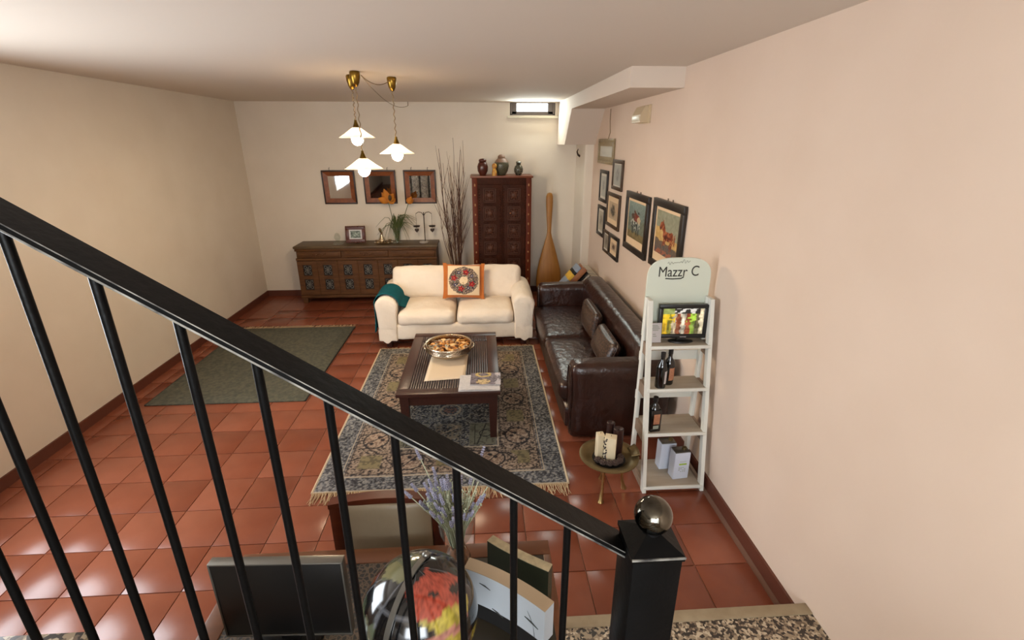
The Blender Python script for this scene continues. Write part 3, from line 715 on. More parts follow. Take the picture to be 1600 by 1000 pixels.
for k in range(1, nd):
    xc = -w2+dw*k; MB().tube([(xc, fy-0.006, 0.14), (xc, fy-0.006, 0.645)], 0.008, 6).build('stile_bead', 'side_wood', sb)
for x in (-w2+0.05, w2-0.05):
    for y in (-0.16, 0.15): MB().box(x-0.035, x+0.035, y-0.035, y+0.035, 0, 0.09, 0.004).build('foot', 'side_wood', sb)
# objects on the sideboard
SZ = 0.868
pf = thing('photo_frame', 'carved dark wood photo frame standing on the sideboard', 'photo frame', (-1.875, 7.34, SZ+0.009), rot=(-0.16, 0, 0.05))
def framebox(mb, w, h, b, y0, y1, ch=0.004):
    mb.box(-w/2, w/2, y0, y1, h/2-b, h/2, ch).box(-w/2, w/2, y0, y1, -h/2, -h/2+b, ch).box(-w/2, -w/2+b, y0, y1, -h/2+b, h/2-b, ch).box(w/2-b, w/2, y0, y1, -h/2+b, h/2-b, ch); return mb
g = framebox(MB(), 0.29, 0.245, 0.052, -0.012, 0.008)
for k in range(11):
    for s_ in (-1, 1):
        g.sphere((-0.13+0.026*k, -0.010, s_*0.113), 0.013, 4); 
        if k < 9: g.sphere((s_*0.134, -0.010, -0.10+0.025*k), 0.013, 4)
g.v = [(x, y, z+0.127) for x, y, z in g.v]; g.build('frame', 'chair_wood', pf)
MB().box(-0.095, 0.095, -0.004, 0.004, 0.055, 0.198).build('mat_board', 'paper_w', pf)
def photo1(U, Vv):
    n = smooth_noise(U, Vv, 8, 61); col = np.ones(U.shape+(3,))*hexc('#5f6a5c')+(n[..., None]-0.5)*0.5
    col[np.hypot(U-0.5, (Vv-0.45)*1.2) < 0.22] += 0.18; return col
g = picture(0.145, 0.105, 20, 16, photo1, -0.006); g.v = [(x, y, z+0.127) for x, y, z in g.v]; g.build('photo', 'print', pf)
MB().box(-0.02, 0.02, 0.0, 0.006, 0, 0.17, m=T(0, 0.055, 0) @ Rx(0.30)).build('easel_strut', 'chair_wood', pf)
dc = thing('silver_decanter', 'silver decanter with stopper on a round silver tray on the sideboard', 'decanter', (-1.47, 7.34, SZ))
MB().lathe([(0.0, 0.0), (0.10, 0.0), (0.135, 0.012), (0.14, 0.018), (0.10, 0.010), (0.0, 0.008)], 28, sy=0.8).build('tray', 'silver', dc)
MB().lathe([(0.0, 0.012), (0.045, 0.012), (0.055, 0.04), (0.04, 0.075), (0.02, 0.11), (0.015, 0.15), (0.022, 0.165), (0.0, 0.165)], 20, (-0.02, 0, 0)).build('bottle', 'silver', dc)
MB().lathe([(0.008, 0), (0.022, 0.03), (0.018, 0.06), (0.0, 0.075)], 8, m=T(-0.025, 0, 0.16) @ Ry(-0.35)).build('stopper', 'brass_dull', dc)
for k, (x, y) in enumerate(((-0.09, -0.03), (0.06, -0.05), (0.09, 0.02), (0.03, -0.07))):
    MB().lathe([(0.0, 0.012), (0.016, 0.012), (0.020, 0.03), (0.026, 0.055), (0.024, 0.055), (0.0, 0.03)], 12, (x, y, 0)).build('cup', 'silver', dc)
gv = thing('grass_arrangement', 'glass vase of arching green grass with orange blooms on the sideboard', 'plant', (-1.265, 7.36, SZ))
MB().lathe([(0.0, 0.004), (0.07, 0.0), (0.075, 0.008), (0.05, 0.02), (0.045, 0.05), (0.052, 0.12), (0.062, 0.24), (0.059, 0.24), (0.049, 0.12), (0.04, 0.05), (0.0, 0.03)], 24).build('glass_vase', 'glass', gv)
gm = MB()
for k in range(46):
    a = random.uniform(0, 2*PI); r = random.uniform(0.16, 0.34) if k > 6 else random.uniform(0.02, 0.08); h = random.uniform(0.28, 0.46); dr = random.uniform(0.1, 0.55)
    ca, sa = math.cos(a), math.sin(a)*0.55; pts = []
    for q in range(7):
        f = q/6; pts.append((ca*(0.015+r*f**1.7), sa*(0.015+r*f**1.7), 0.03+h*math.sin(min(1, f*1.25)*PI/2)-dr*max(0, f-0.5)**1.3*1.6))
    gm.tube(pts, [0.005, 0.005, 0.0048, 0.0042, 0.0036, 0.0028, 0.0012], 4)
gm.tube([(0, 0, 0.02), (0.0, 0, 0.26)], [0.022, 0.03], 8)
gm.build('grass_blades', 'leaf', gv, 60, kind='stuff')
def petals(name, c, s_, sp):
    mb = MB()
    for a, b_, l in sp:
        mt_ = T(*c) @ Ry(a) @ Rx(b_)
        mb.grid(lambda u, v: ((u-0.5)*s_*0.62*math.sin(PI*(0.12+0.86*v)), 0.10*s_*(2*u-1)**2-0.12*s_*v*v, l*s_*v), 6, 8, mt_)
    o = mb.build(name, 'petal', gv, 80); md = o.modifiers.new('thickness', 'SOLIDIFY'); md.thickness = 0.004; return o
fo = petals('bloom', (-0.08, -0.05, 0.60), 0.165, ((-0.2, 0.2, 1.25), (-1.1, 0.3, 0.95), (0.6, 0.25, 1.0), (-0.6, -0.3, 1.05), (1.1, -0.2, 0.7)))
MB().sphere((-0.045, -0.10, 0.67), 0.036, 6, sx=0.7, sz=1.2).build('bloom_heart', 'petal_dark', fo)
fo = petals('bloom', (0.20, -0.02, 0.58), 0.11, ((0.5, 0.2, 1.1), (0.9, -0.2, 0.9), (0.1, 0.1, 0.8)))
for c in ((-0.08, -0.05, 0.60), (0.20, -0.02, 0.58)):
    MB().tube([(0, 0, 0.1), (c[0]*0.4, c[1]*0.4, 0.28), c], 0.005, 5).build('flower_stem', 'leaf', gv)
cd = thing('candle_tree', 'dark metal stand with hanging heart candle holders on the sideboard', 'candle holder', (-0.875, 7.36, SZ))
MB().lathe([(0.0, 0.0), (0.065, 0.0), (0.07, 0.012), (0.05, 0.022), (0.0, 0.024)], 20).build('base', 'base_pale', cd)
MB().tube([(0.02, 0, 0.02), (0.02, 0, 0.45)], 0.007, 8).build('stem', 'metal_dark', cd)
for s_, zz in ((-1, 0.445), (1, 0.445)):
    MB().tube([(0.02, 0, 0.40), (0.02+s_*0.03, 0, 0.445), (0.02+s_*0.075, 0, 0.455), (0.02+s_*0.115, 0, 0.43)], 0.005, 6).build('branch', 'metal_dark', cd)
    xx = 0.02+s_*0.115
    MB().tube([(xx, 0, 0.43), (xx, 0, 0.255)], 0.002, 5).build('chain', 'metal_dark', cd)
    MB().lathe([(0.0, 0.235), (0.045, 0.238), (0.052, 0.255), (0.047, 0.255), (0.0, 0.243)], 14, (xx, 0, 0)).build('holder_cup', 'metal_dark', cd)
    hp = [(0.032*math.sin(t)**3*1.0, 0.03*(13*math.cos(t)-5*math.cos(2*t)-2*math.cos(3*t)-math.cos(4*t))/14) for t in [2*PI*k/24 for k in range(24)]]
    MB().prism([(x+xx, z+0.185) for x, z in hp], 0.012, m=T(0, -0.006, 0)).build('heart', 'metal_dark', cd)
    MB().tube([(xx, 0, 0.235), (xx, 0, 0.205)], 0.002, 5).build('link', 'metal_dark', cd)
gl = thing('glass_ornament', 'small clear faceted glass ornament at the left end of the sideboard', 'ornament', (-2.14, 7.33, SZ))
MB().lathe([(0.0, 0.0), (0.06, 0.0), (0.065, 0.02), (0.03, 0.05), (0.05, 0.10), (0.03, 0.15), (0.0, 0.17)], 8).build('body', 'glass', gl, 0)
MB().lathe([(0.0, 0.0), (0.075, 0.0), (0.075, 0.006), (0.0, 0.006)], 20).build('foot', 'lattice', gl)

# ================================================================== MIRRORS ON FAR WALL
def mirror(xc, label):
    t = thing('wall_mirror', label, 'mirror', (xc, YB-0.004, 1.663), group='wooden mirrors above the sideboard', rot=(0.045, 0, 0))
    w, h, b = 0.475, 0.485, 0.082
    framebox(MB(), w, h, 0.022, -0.034, 0.0).build('outer_frame', 'frame_dark', t)
    g = MB()
    for s_ in (-1, 1):
        a = w/2-0.02; c = a-0.062
        a2 = h/2-0.02; c2 = a2-0.062
        g.add([(s_*a, -0.03, -a2), (s_*a, -0.03, a2), (s_*c, -0.014, c2), (s_*c, -0.014, -c2)], [(0, 1, 2, 3)])
        g.add([(-a, -0.03, s_*a2), (a, -0.03, s_*a2), (c, -0.014, s_*c2), (-c, -0.014, s_*c2)], [(0, 1, 2, 3)])
    g.build('bevelled_frame', 'frame_wood', t, 0)
    MB().box(-w/2+0.075, w/2-0.075, -0.013, -0.004, -h/2+0.075, h/2-0.075).build('mirror_glass', 'mirror', t)
    for s_ in (-1, 1):
        MB().tube([(s_*0.12, -0.01, h/2-0.005), (s_*0.12, -0.012, h/2+0.03), (s_*0.12+0.008, -0.006, h/2+0.038)], 0.004, 5).build('hook', 'frame_dark', t)
mirror(-0.906, 'square wood-framed mirror nearest the tall twigs, above the sideboard')
mirror(-1.495, 'square wood-framed mirror behind the lowest pendant lamp')
mirror(-2.09, 'square wood-framed mirror farthest from the tall twigs')

# ================================================================== TWIGS
tp = thing('floor_vase', 'dark floor vase behind the cream sofa holding tall twigs', 'vase', (-0.375, 7.24, 0.0))
MB().lathe([(0.0, 0), (0.09, 0), (0.12, 0.08), (0.13, 0.22), (0.09, 0.38), (0.055, 0.44), (0.065, 0.47), (0.055, 0.47), (0.045, 0.44), (0.0, 0.10)], 24).build('body', 'pot', tp)
tg = thing('twig_bundle', 'bundle of tall bare dark twigs between sideboard and wardrobe', 'twigs', (-0.375, 7.24, 0.0))
rt = random.Random(5)
for k in range(22):
    thick = k < 8
    tx_ = rt.uniform(-0.30, 0.24); ty_ = rt.uniform(-0.12, 0.10); zt = rt.uniform(1.85, 2.42) if k % 3 else rt.uniform(1.2, 1.7)
    bx, by_ = rt.uniform(-0.03, 0.03), rt.uniform(-0.03, 0.03)
    pts = []; ph_ = rt.uniform(0, 6)
    for q in range(10):
        f = q/9; z = 0.15+(zt-0.15)*f; s_ = f**0.75 if q else 0
        pts.append((bx+(tx_-bx)*s_+0.015*math.sin(f*9+ph_), by_+(ty_-by_)*s_+0.012*math.cos(f*8+ph_), z))
    r0 = 0.013 if thick else 0.006
    tw_ = MB().tube(pts, [r0*(1-0.85*q/9)+0.0012 for q in range(10)], 6).build('twig', 'twig' if (thick or k % 2) else 'twig_pale', tg, 60)
    br = MB()
    for q in range(5 if thick else 3):
        i0 = rt.randint(3, 7); p = Vector(pts[i0]); a = rt.uniform(-0.5, 0.5); ln = rt.uniform(0.2, 0.5)
        d = (Vector(pts[i0+1])-p).normalized(); d2 = Vector((d.x+a, min(d.y+rt.uniform(-0.25, 0.2), 0.25), d.z)).normalized()
        br.tube([p, p+d2*ln*0.5+Vector((0, 0, 0.02)), p+d2*ln+Vector((0, 0, 0.07))], [0.0042, 0.003, 0.0012], 5)
    br.build('side_shoots', 'twig' if thick else 'twig_pale', tw_, 60, kind='stuff')

# ================================================================== WARDROBE
wd = thing('wardrobe', 'tall dark carved two-door wardrobe against the far wall', 'wardrobe', (0.297, 7.36, 0.0))
ww = 0.425; fy = -0.20; WH = 1.815
MB().box(-ww-0.02, ww+0.02, fy-0.03, 0.22, WH, WH+0.028, 0.005).build('top', 'ward_top', wd)
MB().box(-ww, ww, fy+0.02, 0.21, 0.06, WH).build('body', 'ward_frame', wd)
MB().box(-ww, ww, fy-0.01, 0.20, 0.0, 0.09, 0.004).build('plinth', 'ward_frame', wd)
for s_ in (-1, 1):
    po_ = MB().box(s_*(ww-0.038)-0.038, s_*(ww-0.038)+0.038, fy-0.012, fy+0.03, 0.06, WH, 0.005).build('post', 'ward_frame', wd)
    for k in range(12):
        z = 0.20+0.138*k
        MB().sphere((s_*(ww-0.040), fy-0.013, z), 0.014, 5, sx=0.75, sy=0.25, sz=1.5 if k % 2 else 1.0).build('inlay', 'pearl', po_)
MB().box(-ww+0.076, ww-0.076, fy-0.008, fy+0.03, WH-0.09, WH, 0.004).build('top_rail', 'ward_wood', wd)
for s_ in (-1, 1):
    x0, x1 = sorted((s_*0.004, s_*(ww-0.078))); xc = (x0+x1)/2
    dr_ = MB().box(x0, x1, fy-0.004, fy+0.02, 0.10, WH-0.092, 0.003).build('door', 'ward_wood', wd)
    for k in range(6):
        z = WH-0.24-k*0.255
        if z < 0.2: continue
        mo = MB(); e = 0.092; h_ = 0.098
        for j_, (e_, h2, y_) in enumerate(((e, h_, -0.018), (e-0.022, h_-0.022, -0.010))):
            b_ = 0.012
            mo.box(xc-e_, xc+e_, fy+y_, fy-0.002, z+h2-b_, z+h2, 0.003).box(xc-e_, xc+e_, fy+y_, fy-0.002, z-h2, z-h2+b_, 0.003)
            mo.box(xc-e_, xc-e_+b_, fy+y_, fy-0.002, z-h2, z+h2, 0.003).box(xc+e_-b_, xc+e_, fy+y_, fy-0.002, z-h2, z+h2, 0.003)
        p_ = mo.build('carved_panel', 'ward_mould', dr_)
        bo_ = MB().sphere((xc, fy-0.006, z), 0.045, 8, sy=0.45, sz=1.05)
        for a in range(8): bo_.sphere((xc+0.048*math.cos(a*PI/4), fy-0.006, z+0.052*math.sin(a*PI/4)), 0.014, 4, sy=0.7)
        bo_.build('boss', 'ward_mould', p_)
    cv = MB()
    for k in range(40):
        z = 0.14+k*0.039
        for xx in (x0+0.018, x1-0.018): cv.sphere((xx, fy-0.006, z), 0.013, 4, sy=0.6)
    for k in range(6):
        z = WH-0.24-0.1275-k*0.255
        if z < 0.15: continue
        for q in range(-3, 4): cv.sphere((xc+q*0.026, fy-0.006, z), 0.012, 4, sy=0.6)
    cv.build('border_carving', 'ward_wood', dr_, kind='stuff')
MB().tube([(0, fy-0.008, 0.11), (0, fy-0.008, WH-0.1)], 0.011, 8).build('centre_bead', 'ward_wood', wd)
# pots on the wardrobe
WT = WH+0.028
def pot(x, prof, mt, label, name='lidded_jar', lid=None, y=7.30, cat='jar'):
    t = thing(name, label, cat, (x, y, WT)); MB().lathe(prof, 28).build('body', mt, t, 60)
    if lid: MB().lathe(lid[0], 20).build('lid', lid[1], t, 60)
    return t
pot(0.03, [(0, 0), (0.042, 0), (0.072, 0.06), (0.078, 0.12), (0.062, 0.165), (0.045, 0.185), (0, 0.185)], 'v_red', 'reddish brown lidded jar, leftmost on the wardrobe', lid=([(0.045, 0.185), (0.054, 0.19), (0.056, 0.205), (0.045, 0.222), (0, 0.23)], 'v_red'))
pot(0.30, [(0, 0), (0.055, 0), (0.09, 0.06), (0.108, 0.13), (0.098, 0.18), (0.07, 0.215), (0.045, 0.235), (0, 0.235)], 'v_green', 'largest grey-green jar with pale shoulder in the middle of the wardrobe', lid=([(0.047, 0.235), (0.055, 0.24), (0.05, 0.262), (0.03, 0.28), (0, 0.285)], 'v_green_top'))
MB().lathe([(0.099, 0.178), (0.0725, 0.2165), (0.047, 0.237)], 28, (0.30, 7.30, WT+0.001)).build('shoulder_band', 'v_green_top', None).parent = [o for o in bpy.data.objects if o.name.startswith('lidded_jar')][-1]
sbm = [o for o in bpy.data.objects if o.name.startswith('shoulder_band')][0]; sbm.parent.matrix_world; sbm.location = (-0.30, -7.30, -WT)
t = thing('yellow_figurine', 'small mottled yellow figurine beside the grey-green jar on the wardrobe', 'figurine', (0.195, 7.18, WT))
MB().lathe([(0, 0), (0.032, 0), (0.036, 0.05), (0.026, 0.085), (0.02, 0.095), (0.0, 0.095)], 16).build('body', 'v_yellow', t)
MB().sphere((0, 0, 0.12), 0.032, 8).build('head', 'v_yellow', t)
MB().lathe([(0.034, 0.125), (0.036, 0.14), (0.02, 0.165), (0, 0.17)], 14).build('cap', 'v_yellow', t)
pot(0.545, [(0, 0), (0.035, 0), (0.062, 0.045), (0.066, 0.085), (0.05, 0.125), (0.028, 0.145), (0, 0.145)], 'v_black', 'small black and white jar, rightmost on the wardrobe', lid=([(0.028, 0.145), (0.036, 0.152), (0.03, 0.168), (0.042, 0.176), (0.03, 0.19), (0, 0.195)], 'v_black'))
# ================================================================== PADDLE
pd = thing('wooden_paddle', 'tall honey-coloured wooden paddle leaning in the far corner', 'paddle', (1.03, 7.335, 0.0), rot=(-0.095, 0, 0))
pr = [(0.0, 0.02), (0.10, 0.025), (0.165, 0.07), (0.195, 0.18), (0.198, 0.28), (0.185, 0.40), (0.155, 0.53), (0.118, 0.67), (0.078, 0.81), (0.045, 0.92), (0.032, 0.99)]
MB().lathe(pr, 32, sy=0.36).build('blade', 'paddle', pd, 60)
MB().lathe([(0.032, 0.985), (0.032, 1.05), (0.039, 1.18), (0.047, 1.32), (0.053, 1.45), (0.050, 1.53), (0.034, 1.575), (0.0, 1.585)], 24, sy=0.5).build('handle', 'paddle', pd, 60)
# ================================================================== RADIATOR AND BOOKS behind the sofa
rd = thing('radiator', 'low pale ribbed radiator on the right wall behind the leather sofa', 'radiator', (1.48, 6.35, 0.0))
for k in range(11):
    MB().box(-0.055, 0.045, -0.44+k*0.08, -0.44+k*0.08+0.055, 0.12, 0.63, 0.012).build('rib', 'radiator', rd)
MB().box(-0.02, 0.03, -0.44, 0.42, 0.14, 0.19).build('lower_pipe', 'radiator', rd)
MB().box(-0.02, 0.03, -0.44, 0.42, 0.56, 0.61).build('upper_pipe', 'radiator', rd)
MB().box(0.03, 0.068, -0.3, -0.27, 0.3, 0.5).build('bracket', 'radiator', rd)
MB().box(0.03, 0.068, 0.27, 0.3, 0.3, 0.5).build('bracket', 'radiator', rd)
for yy in (-0.40, 0.38): MB().box(-0.03, 0.03, yy-0.01, yy+0.01, 0.0, 0.13).build('foot', 'radiator', rd)
mr = thing('magazine_rack', 'low dark rack of leaning books hidden behind the far sofa arm', 'rack', (1.18, 6.22, 0.0))
MB().box(-0.22, 0.22, -0.15, 0.15, 0.46, 0.48, 0.004).build('shelf', 'dark_wood', mr)
for x in (-0.20, 0.20):
    for y in (-0.13, 0.13): MB().box(x-0.015, x+0.015, y-0.015, y+0.015, 0, 0.46).build('leg', 'dark_wood', mr)
MB().box(0.19, 0.22, -0.15, 0.15, 0.48, 0.60, 0.004).build('end_panel', 'dark_wood', mr)
M['bk_orange'] = mat('book_orange', '#a4683c', 0.5, col2='#8a5a44', nscale=14, namt=0.3)
M['bk_yellow'] = mat('book_yellow', '#d4a63a', 0.5); M['bk_blue'] = mat('book_bluegrey', '#8b93a0', 0.5)
M['bk_black'] = mat('book_black', '#15120f', 0.5); M['bk_white'] = mat('book_white', '#b7ada0', 0.6)
def book(x, th, h, cm, label, ang, sticker=None):
    b = thing('book', label, 'book', (x, 6.21, 0.482-0.012*math.cos(ang)+th*math.sin(ang)), rot=(0, ang, 0), group='leaning books behind the sofa arm')
    MB().box(0, 0.004, -0.11, 0.11, 0.012, h, 0.001).build('front_cover', cm, b)
    MB().box(th-0.004, th, -0.11, 0.11, 0.012, h, 0.001).build('back_cover', cm, b)
    MB().box(0.004, th-0.004, -0.105, 0.11, 0.015, h-0.004).build('pages', 'bk_white', b)
    MB().box(0, th, -0.114, -0.105, 0.012, h, 0.002).build('spine', cm, b)
    if sticker: MB().box(-0.0015, th+0.0015, -0.116, 0.111, h*0.40, h*0.66, 0.001).build('spine_band', sticker, b); MB().box(-0.0015, th+0.0015, -0.116, 0.111, h*0.66, h*0.78, 0.001).build('black_band', 'bk_black', b)
book(1.01, 0.035, 0.37, 'bk_blue', 'bluish book with yellow band on its spine, leaning leftmost behind the sofa', 0.72, 'bk_yellow')
book(1.085, 0.075, 0.33, 'bk_orange', 'thick orange-brown book leaning behind the sofa', 0.72)
book(1.18, 0.014, 0.28, 'bk_black', 'thin black book leaning behind the sofa', 0.72)
book(1.215, 0.022, 0.24, 'bk_white', 'pale book leaning lowest behind the sofa', 0.75)

# ================================================================== PICTURES ON RIGHT WALL
def sketchfn(seed, base, ink, amt=0.5):
    def f(U, Vv):
        n = smooth_noise(U, Vv, 7, seed); n2 = smooth_noise(U, Vv, 15, seed+1)
        col = np.ones(U.shape+(3,))*hexc(base)
        e = np.exp(-(((U-0.5)/0.24)**2+((Vv-0.52)/0.3)**2)); k = np.clip(e*1.6*(0.4+n)*(0.5+n2)-0.25, 0, 1)[..., None]*amt*1.6
        k = np.clip(k, 0, 1); return col*(1-k)+hexc(ink)*k
    return f
def wallpic(y0, y1, z0, z1, b, frm, fn, label, mat_b=0.0, mb_mt='matboard', tilt=0.0, deep=0.022, bottom=0.0, hook=False):
    w = abs(y1-y0); h = z1-z0
    t = thing('framed_picture', label, 'picture', (XR-0.003, (y0+y1)/2, (z0+z1)/2), rot=(0, 0, -PI/2))
    framebox(MB(), w, h, b, -deep, 0.0, 0.003).build('frame', frm, t)
    MB().box(-w/2+b*0.8, w/2-b*0.8, -deep*0.45, -0.002, -h/2+b*0.8, h/2-b*0.8).build('mat_board', mb_mt, t)
    iw = w-2*b-2*mat_b; ih = h-2*b-2*mat_b-bottom
    g = picture(iw, ih, 56, 64, fn, -deep*0.45-0.0015); g.v = [(x, y, z+bottom/2) for x, y, z in g.v]; g.build('print', 'print', t, 0)
    if hook:
        for s_ in (-0.06, 0.05): MB().tube([(s_, -0.006, h/2-0.004), (s_, -0.008, h/2+0.018)], 0.004, 5).build('hook', 'metal_dark', t)
    return t
def blank(U, Vv): return np.ones(U.shape+(3,))*hexc('#bcbab0')+(smooth_noise(U, Vv, 3, 8)[..., None]-0.5)*0.05
wallpic(6.60, 5.84, 2.04, 2.33, 0.035, 'frame_pale', blank, 'wide pale gilt frame with blank print, highest on the peach wall', 0.05, 'frame_pale')
cab = MB().tube([(XR-0.006, 6.18, 2.325), (XR-0.006, 6.10, 2.40), (XR-0.006, 6.14, 2.52), (XR-0.006, 6.14, 2.66)], 0.0035, 5)
tag(cab.build('picture_wire', 'cord'), 'thin wire running up the wall from the pale frame to the soffit', 'wire')
wallpic(5.82, 5.405, 1.78, 2.108, 0.04, 'frame_brown', sketchfn(21, '#9d9c94', '#6b6a66'), 'upright brown frame with grey print below the pale gilt frame', 0.012, 'matboard_w')
wallpic(6.42, 6.03, 1.58, 1.965, 0.04, 'frame_black', sketchfn(23, '#a7a59b', '#77726c'), 'narrow dark frame with pale grey print nearest the pillar, upper', 0.03, 'matboard_w')
wallpic(5.985, 5.42, 1.34, 1.735, 0.04, 'frame_brown', sketchfn(25, '#b39a7c', '#3d3a30', 0.8), 'dark frame with a brown figure print in the middle of the small pictures', 0.06)
wallpic(6.435, 6.065, 1.15, 1.53, 0.04, 'frame_black', sketchfn(27, '#a89c88', '#6a6256'), 'narrow dark frame with faded print nearest the pillar, lower', 0.03, 'matboard_w')
wallpic(6.05, 5.775, 1.00, 1.268, 0.03, 'frame_brown', sketchfn(29, '#8f8676', '#5a5044'), 'smallest narrow frame at the bottom of the picture group', 0.02, 'matboard_w')
wallpic(5.765, 5.365, 1.00, 1.27, 0.04, 'frame_black', sketchfn(33, '#b79b7d', '#4a3a30', 0.8), 'small dark frame with reddish print at the bottom of the picture group', 0.05)
def horse1(U, Vv):
    n = smooth_noise(U, Vv, 10, 41); n2 = smooth_noise(U, Vv, 22, 42)
    col = hexc('#7d8d84')*(Vv[..., None]*0.4+0.6)*np.ones(U.shape+(3,))
    lo = Vv < 0.55+0.1*(n-0.5); col[lo] = hexc('#6a705f'); col[Vv < 0.2] = hexc('#7a6a45')
    body = np.hypot((U-0.45)/0.30, (Vv-0.42)/0.18) < 1+0.5*(n-0.5); col[body] = hexc('#5d655f'); col[body & (n2 > 0.55)] = hexc('#a8a99c'); col[body & (n2 < 0.3)] = hexc('#2d342f')
    for cx, cy, r, c in ((0.42, 0.62, 0.12, '#6b3a2a'), (0.58, 0.60, 0.10, '#7d3328'), (0.30, 0.62, 0.08, '#4a3a30'), (0.66, 0.56, 0.09, '#b39c78'), (0.62, 0.74, 0.04, '#2a2420'), (0.40, 0.74, 0.05, '#4e3028')):
        col[np.hypot(U-cx, (Vv-cy)*1.1) < r*(0.8+0.5*n)] = hexc(c)
    for x in (0.28, 0.36, 0.55, 0.66): col[(np.abs(U-x) < 0.03) & (Vv > 0.15) & (Vv < 0.4)] = hexc('#39413c')
    return np.clip(col+(n2[..., None]-0.5)*0.10, 0, 1)
def horse2(U, Vv):
    n = smooth_noise(U, Vv, 9, 51); n2 = smooth_noise(U, Vv, 20, 52)
    col = np.ones(U.shape+(3,))*hexc('#8b8a72'); 
    col[(Vv < 0.62-0.25*(U-0.1)+0.1*(n-0.5))] = hexc('#bf9a5e'); col[Vv < 0.30+0.05*(n-0.5)-0.1*(U-0.5)] = hexc('#6a5a4c'); col[Vv < 0.12] = hexc('#9a5f48')
    red = hexc('#7d3a20')
    def ell(cx, cy, a, b_, rot=0.0):
        x = U-cx; y = Vv-cy; c, s_ = math.cos(rot), math.sin(rot); return np.hypot((x*c+y*s_)/a, (-x*s_+y*c)/b_) < 1
    h = ell(0.56, 0.47, 0.22, 0.105)|ell(0.36, 0.60, 0.085, 0.17, 0.45)|ell(0.24, 0.66, 0.055, 0.11, -0.35)|ell(0.73, 0.50, 0.09, 0.10)
    for x, y0 in ((0.40, 0.2), (0.46, 0.17), (0.70, 0.16), (0.76, 0.2)): h |= (np.abs(U-x-0.02*np.sin(Vv*20)) < 0.026) & (Vv > y0) & (Vv < 0.45)
    h |= ell(0.86, 0.45, 0.03, 0.14, -0.1)|ell(0.33, 0.765, 0.02, 0.05)
    col[h] = red; col[h & (n2 > 0.62)] = hexc('#9a5430'); col[h & (n2 < 0.25)] = hexc('#572413')
    col[np.hypot((U-0.30)/0.05, (Vv-0.48)/0.09) < 1] = hexc('#c7a468')
    col[(Vv < 0.25) & (n2 > 0.6)] = hexc('#4f4a48'); return np.clip(col+(n2[..., None]-0.5)*0.08, 0, 1)
wallpic(5.15, 4.44, 1.235, 1.822, 0.062, 'frame_black', horse1, 'black-framed print of riders and horses under a blue-grey sky', 0.028, tilt=0.05, deep=0.03, bottom=0.045, hook=True)
wallpic(4.305, 3.62, 1.25, 1.84, 0.062, 'frame_black', horse2, 'black-framed print of a single chestnut horse', 0.028, tilt=0.05, deep=0.03, bottom=0.045, hook=True)
# emergency lamp
em = thing('emergency_light', 'cream wedge-shaped emergency light high on the peach wall', 'light', (XR, 4.84, 2.535), -PI/2)
MB().box(-0.16, 0.16, -0.015, 0, -0.078, 0.078, 0.004).build('back_plate', 'plastic_cream', em)
poly = [(-0.014, -0.070), (-0.085, -0.070), (-0.085, -0.005), (-0.045, 0.07), (-0.014, 0.07)]
g = MB(); vs = [(-0.15, y, z) for y, z in poly]+[(0.12, y, z) for y, z in poly]
g.add(vs, [(0, 1, 2, 3, 4), (9, 8, 7, 6, 5)]+[(i, i+5, (i+1) % 5+5, (i+1) % 5) for i in range(5)]); g.build('housing', 'plastic_cream', em, 20)
MB().box(-0.125, 0.095, -0.091, -0.084, -0.055, -0.015, 0.002).build('diffuser', 'tape', em)
hk = MB().tube([(1.432, 7.30, 2.10), (1.40, 7.30, 2.12), (1.385, 7.30, 2.16), (1.40, 7.30, 2.20)], [0.02, 0.014, 0.01, 0.006], 6)
tag(hk.build('wall_hook', 'metal_dark'), 'small dark hook on the pillar under the soffit', 'hook')

# ================================================================== PENDANT LAMPS
def pendant(x, y, zb, label, slack):
    t = thing('pendant_lamp', label, 'lamp', (x, y, 0), group='brass and opal glass pendant lamps')
    MB().lathe([(0.0, ZC-0.115), (0.014, ZC-0.112), (0.030, ZC-0.085), (0.040, ZC-0.045), (0.042, ZC-0.01), (0.036, ZC), (0, ZC)], 20).build('ceiling_cup', 'brass', t, 60)
    a, b_ = zb+0.125, ZC-0.10; n = 40
    MB().tube([(0.005*math.cos(k*1.1), 0.005*math.sin(k*1.1), a+(b_-a)*k/n) for k in range(n+1)], 0.0045, 5).build('twisted_cord', 'cord', t)
    MB().lathe([(0.010, zb+0.145), (0.012, zb+0.13), (0.028, zb+0.085), (0.036, zb+0.075), (0.0, zb+0.075)], 16).build('lamp_cap', 'brass', t)
    MB().lathe([(0.030, zb+0.085), (0.045, zb+0.075), (0.10, zb+0.035), (0.152, zb+0.003), (0.158, zb), (0.150, zb), (0.098, zb+0.029), (0.043, zb+0.069), (0.028, zb+0.078)], 40).build('lamp_shade', 'opal', t, 80)
    MB().sphere((0, 0, zb-0.012), 0.05, 10, sz=1.05).build('bulb', 'bulb', t, 80)
    return t
PA = pendant(-1.072, 4.62, 2.33, 'white pendant lamp hanging highest, on the left of the three', 0)
PB = pendant(-0.755, 4.74, 2.195, 'white pendant lamp on the right of the three, on its own cord', 0)
PC = pendant(-0.985, 4.38, 2.083, 'white pendant lamp hanging lowest, in front of a mirror', 0)
sw_ = MB()
def swag(p, q, sag, n=16):
    p = Vector(p); q = Vector(q); return [p.lerp(q, k/n)+Vector((0, 0, -sag*4*(k/n)*(1-k/n))) for k in range(n+1)]
sw_.tube(swag((0.05, 0, ZC-0.03), (0.22, 0.33, ZC-0.03), 0.05), 0.0035, 5)
sw_.tube(swag((0.05, 0, ZC-0.03), (-0.02, 3.19, ZC-0.05), 0.10), 0.003, 5)
sw_.build('swagged_cable', 'cord', PC)
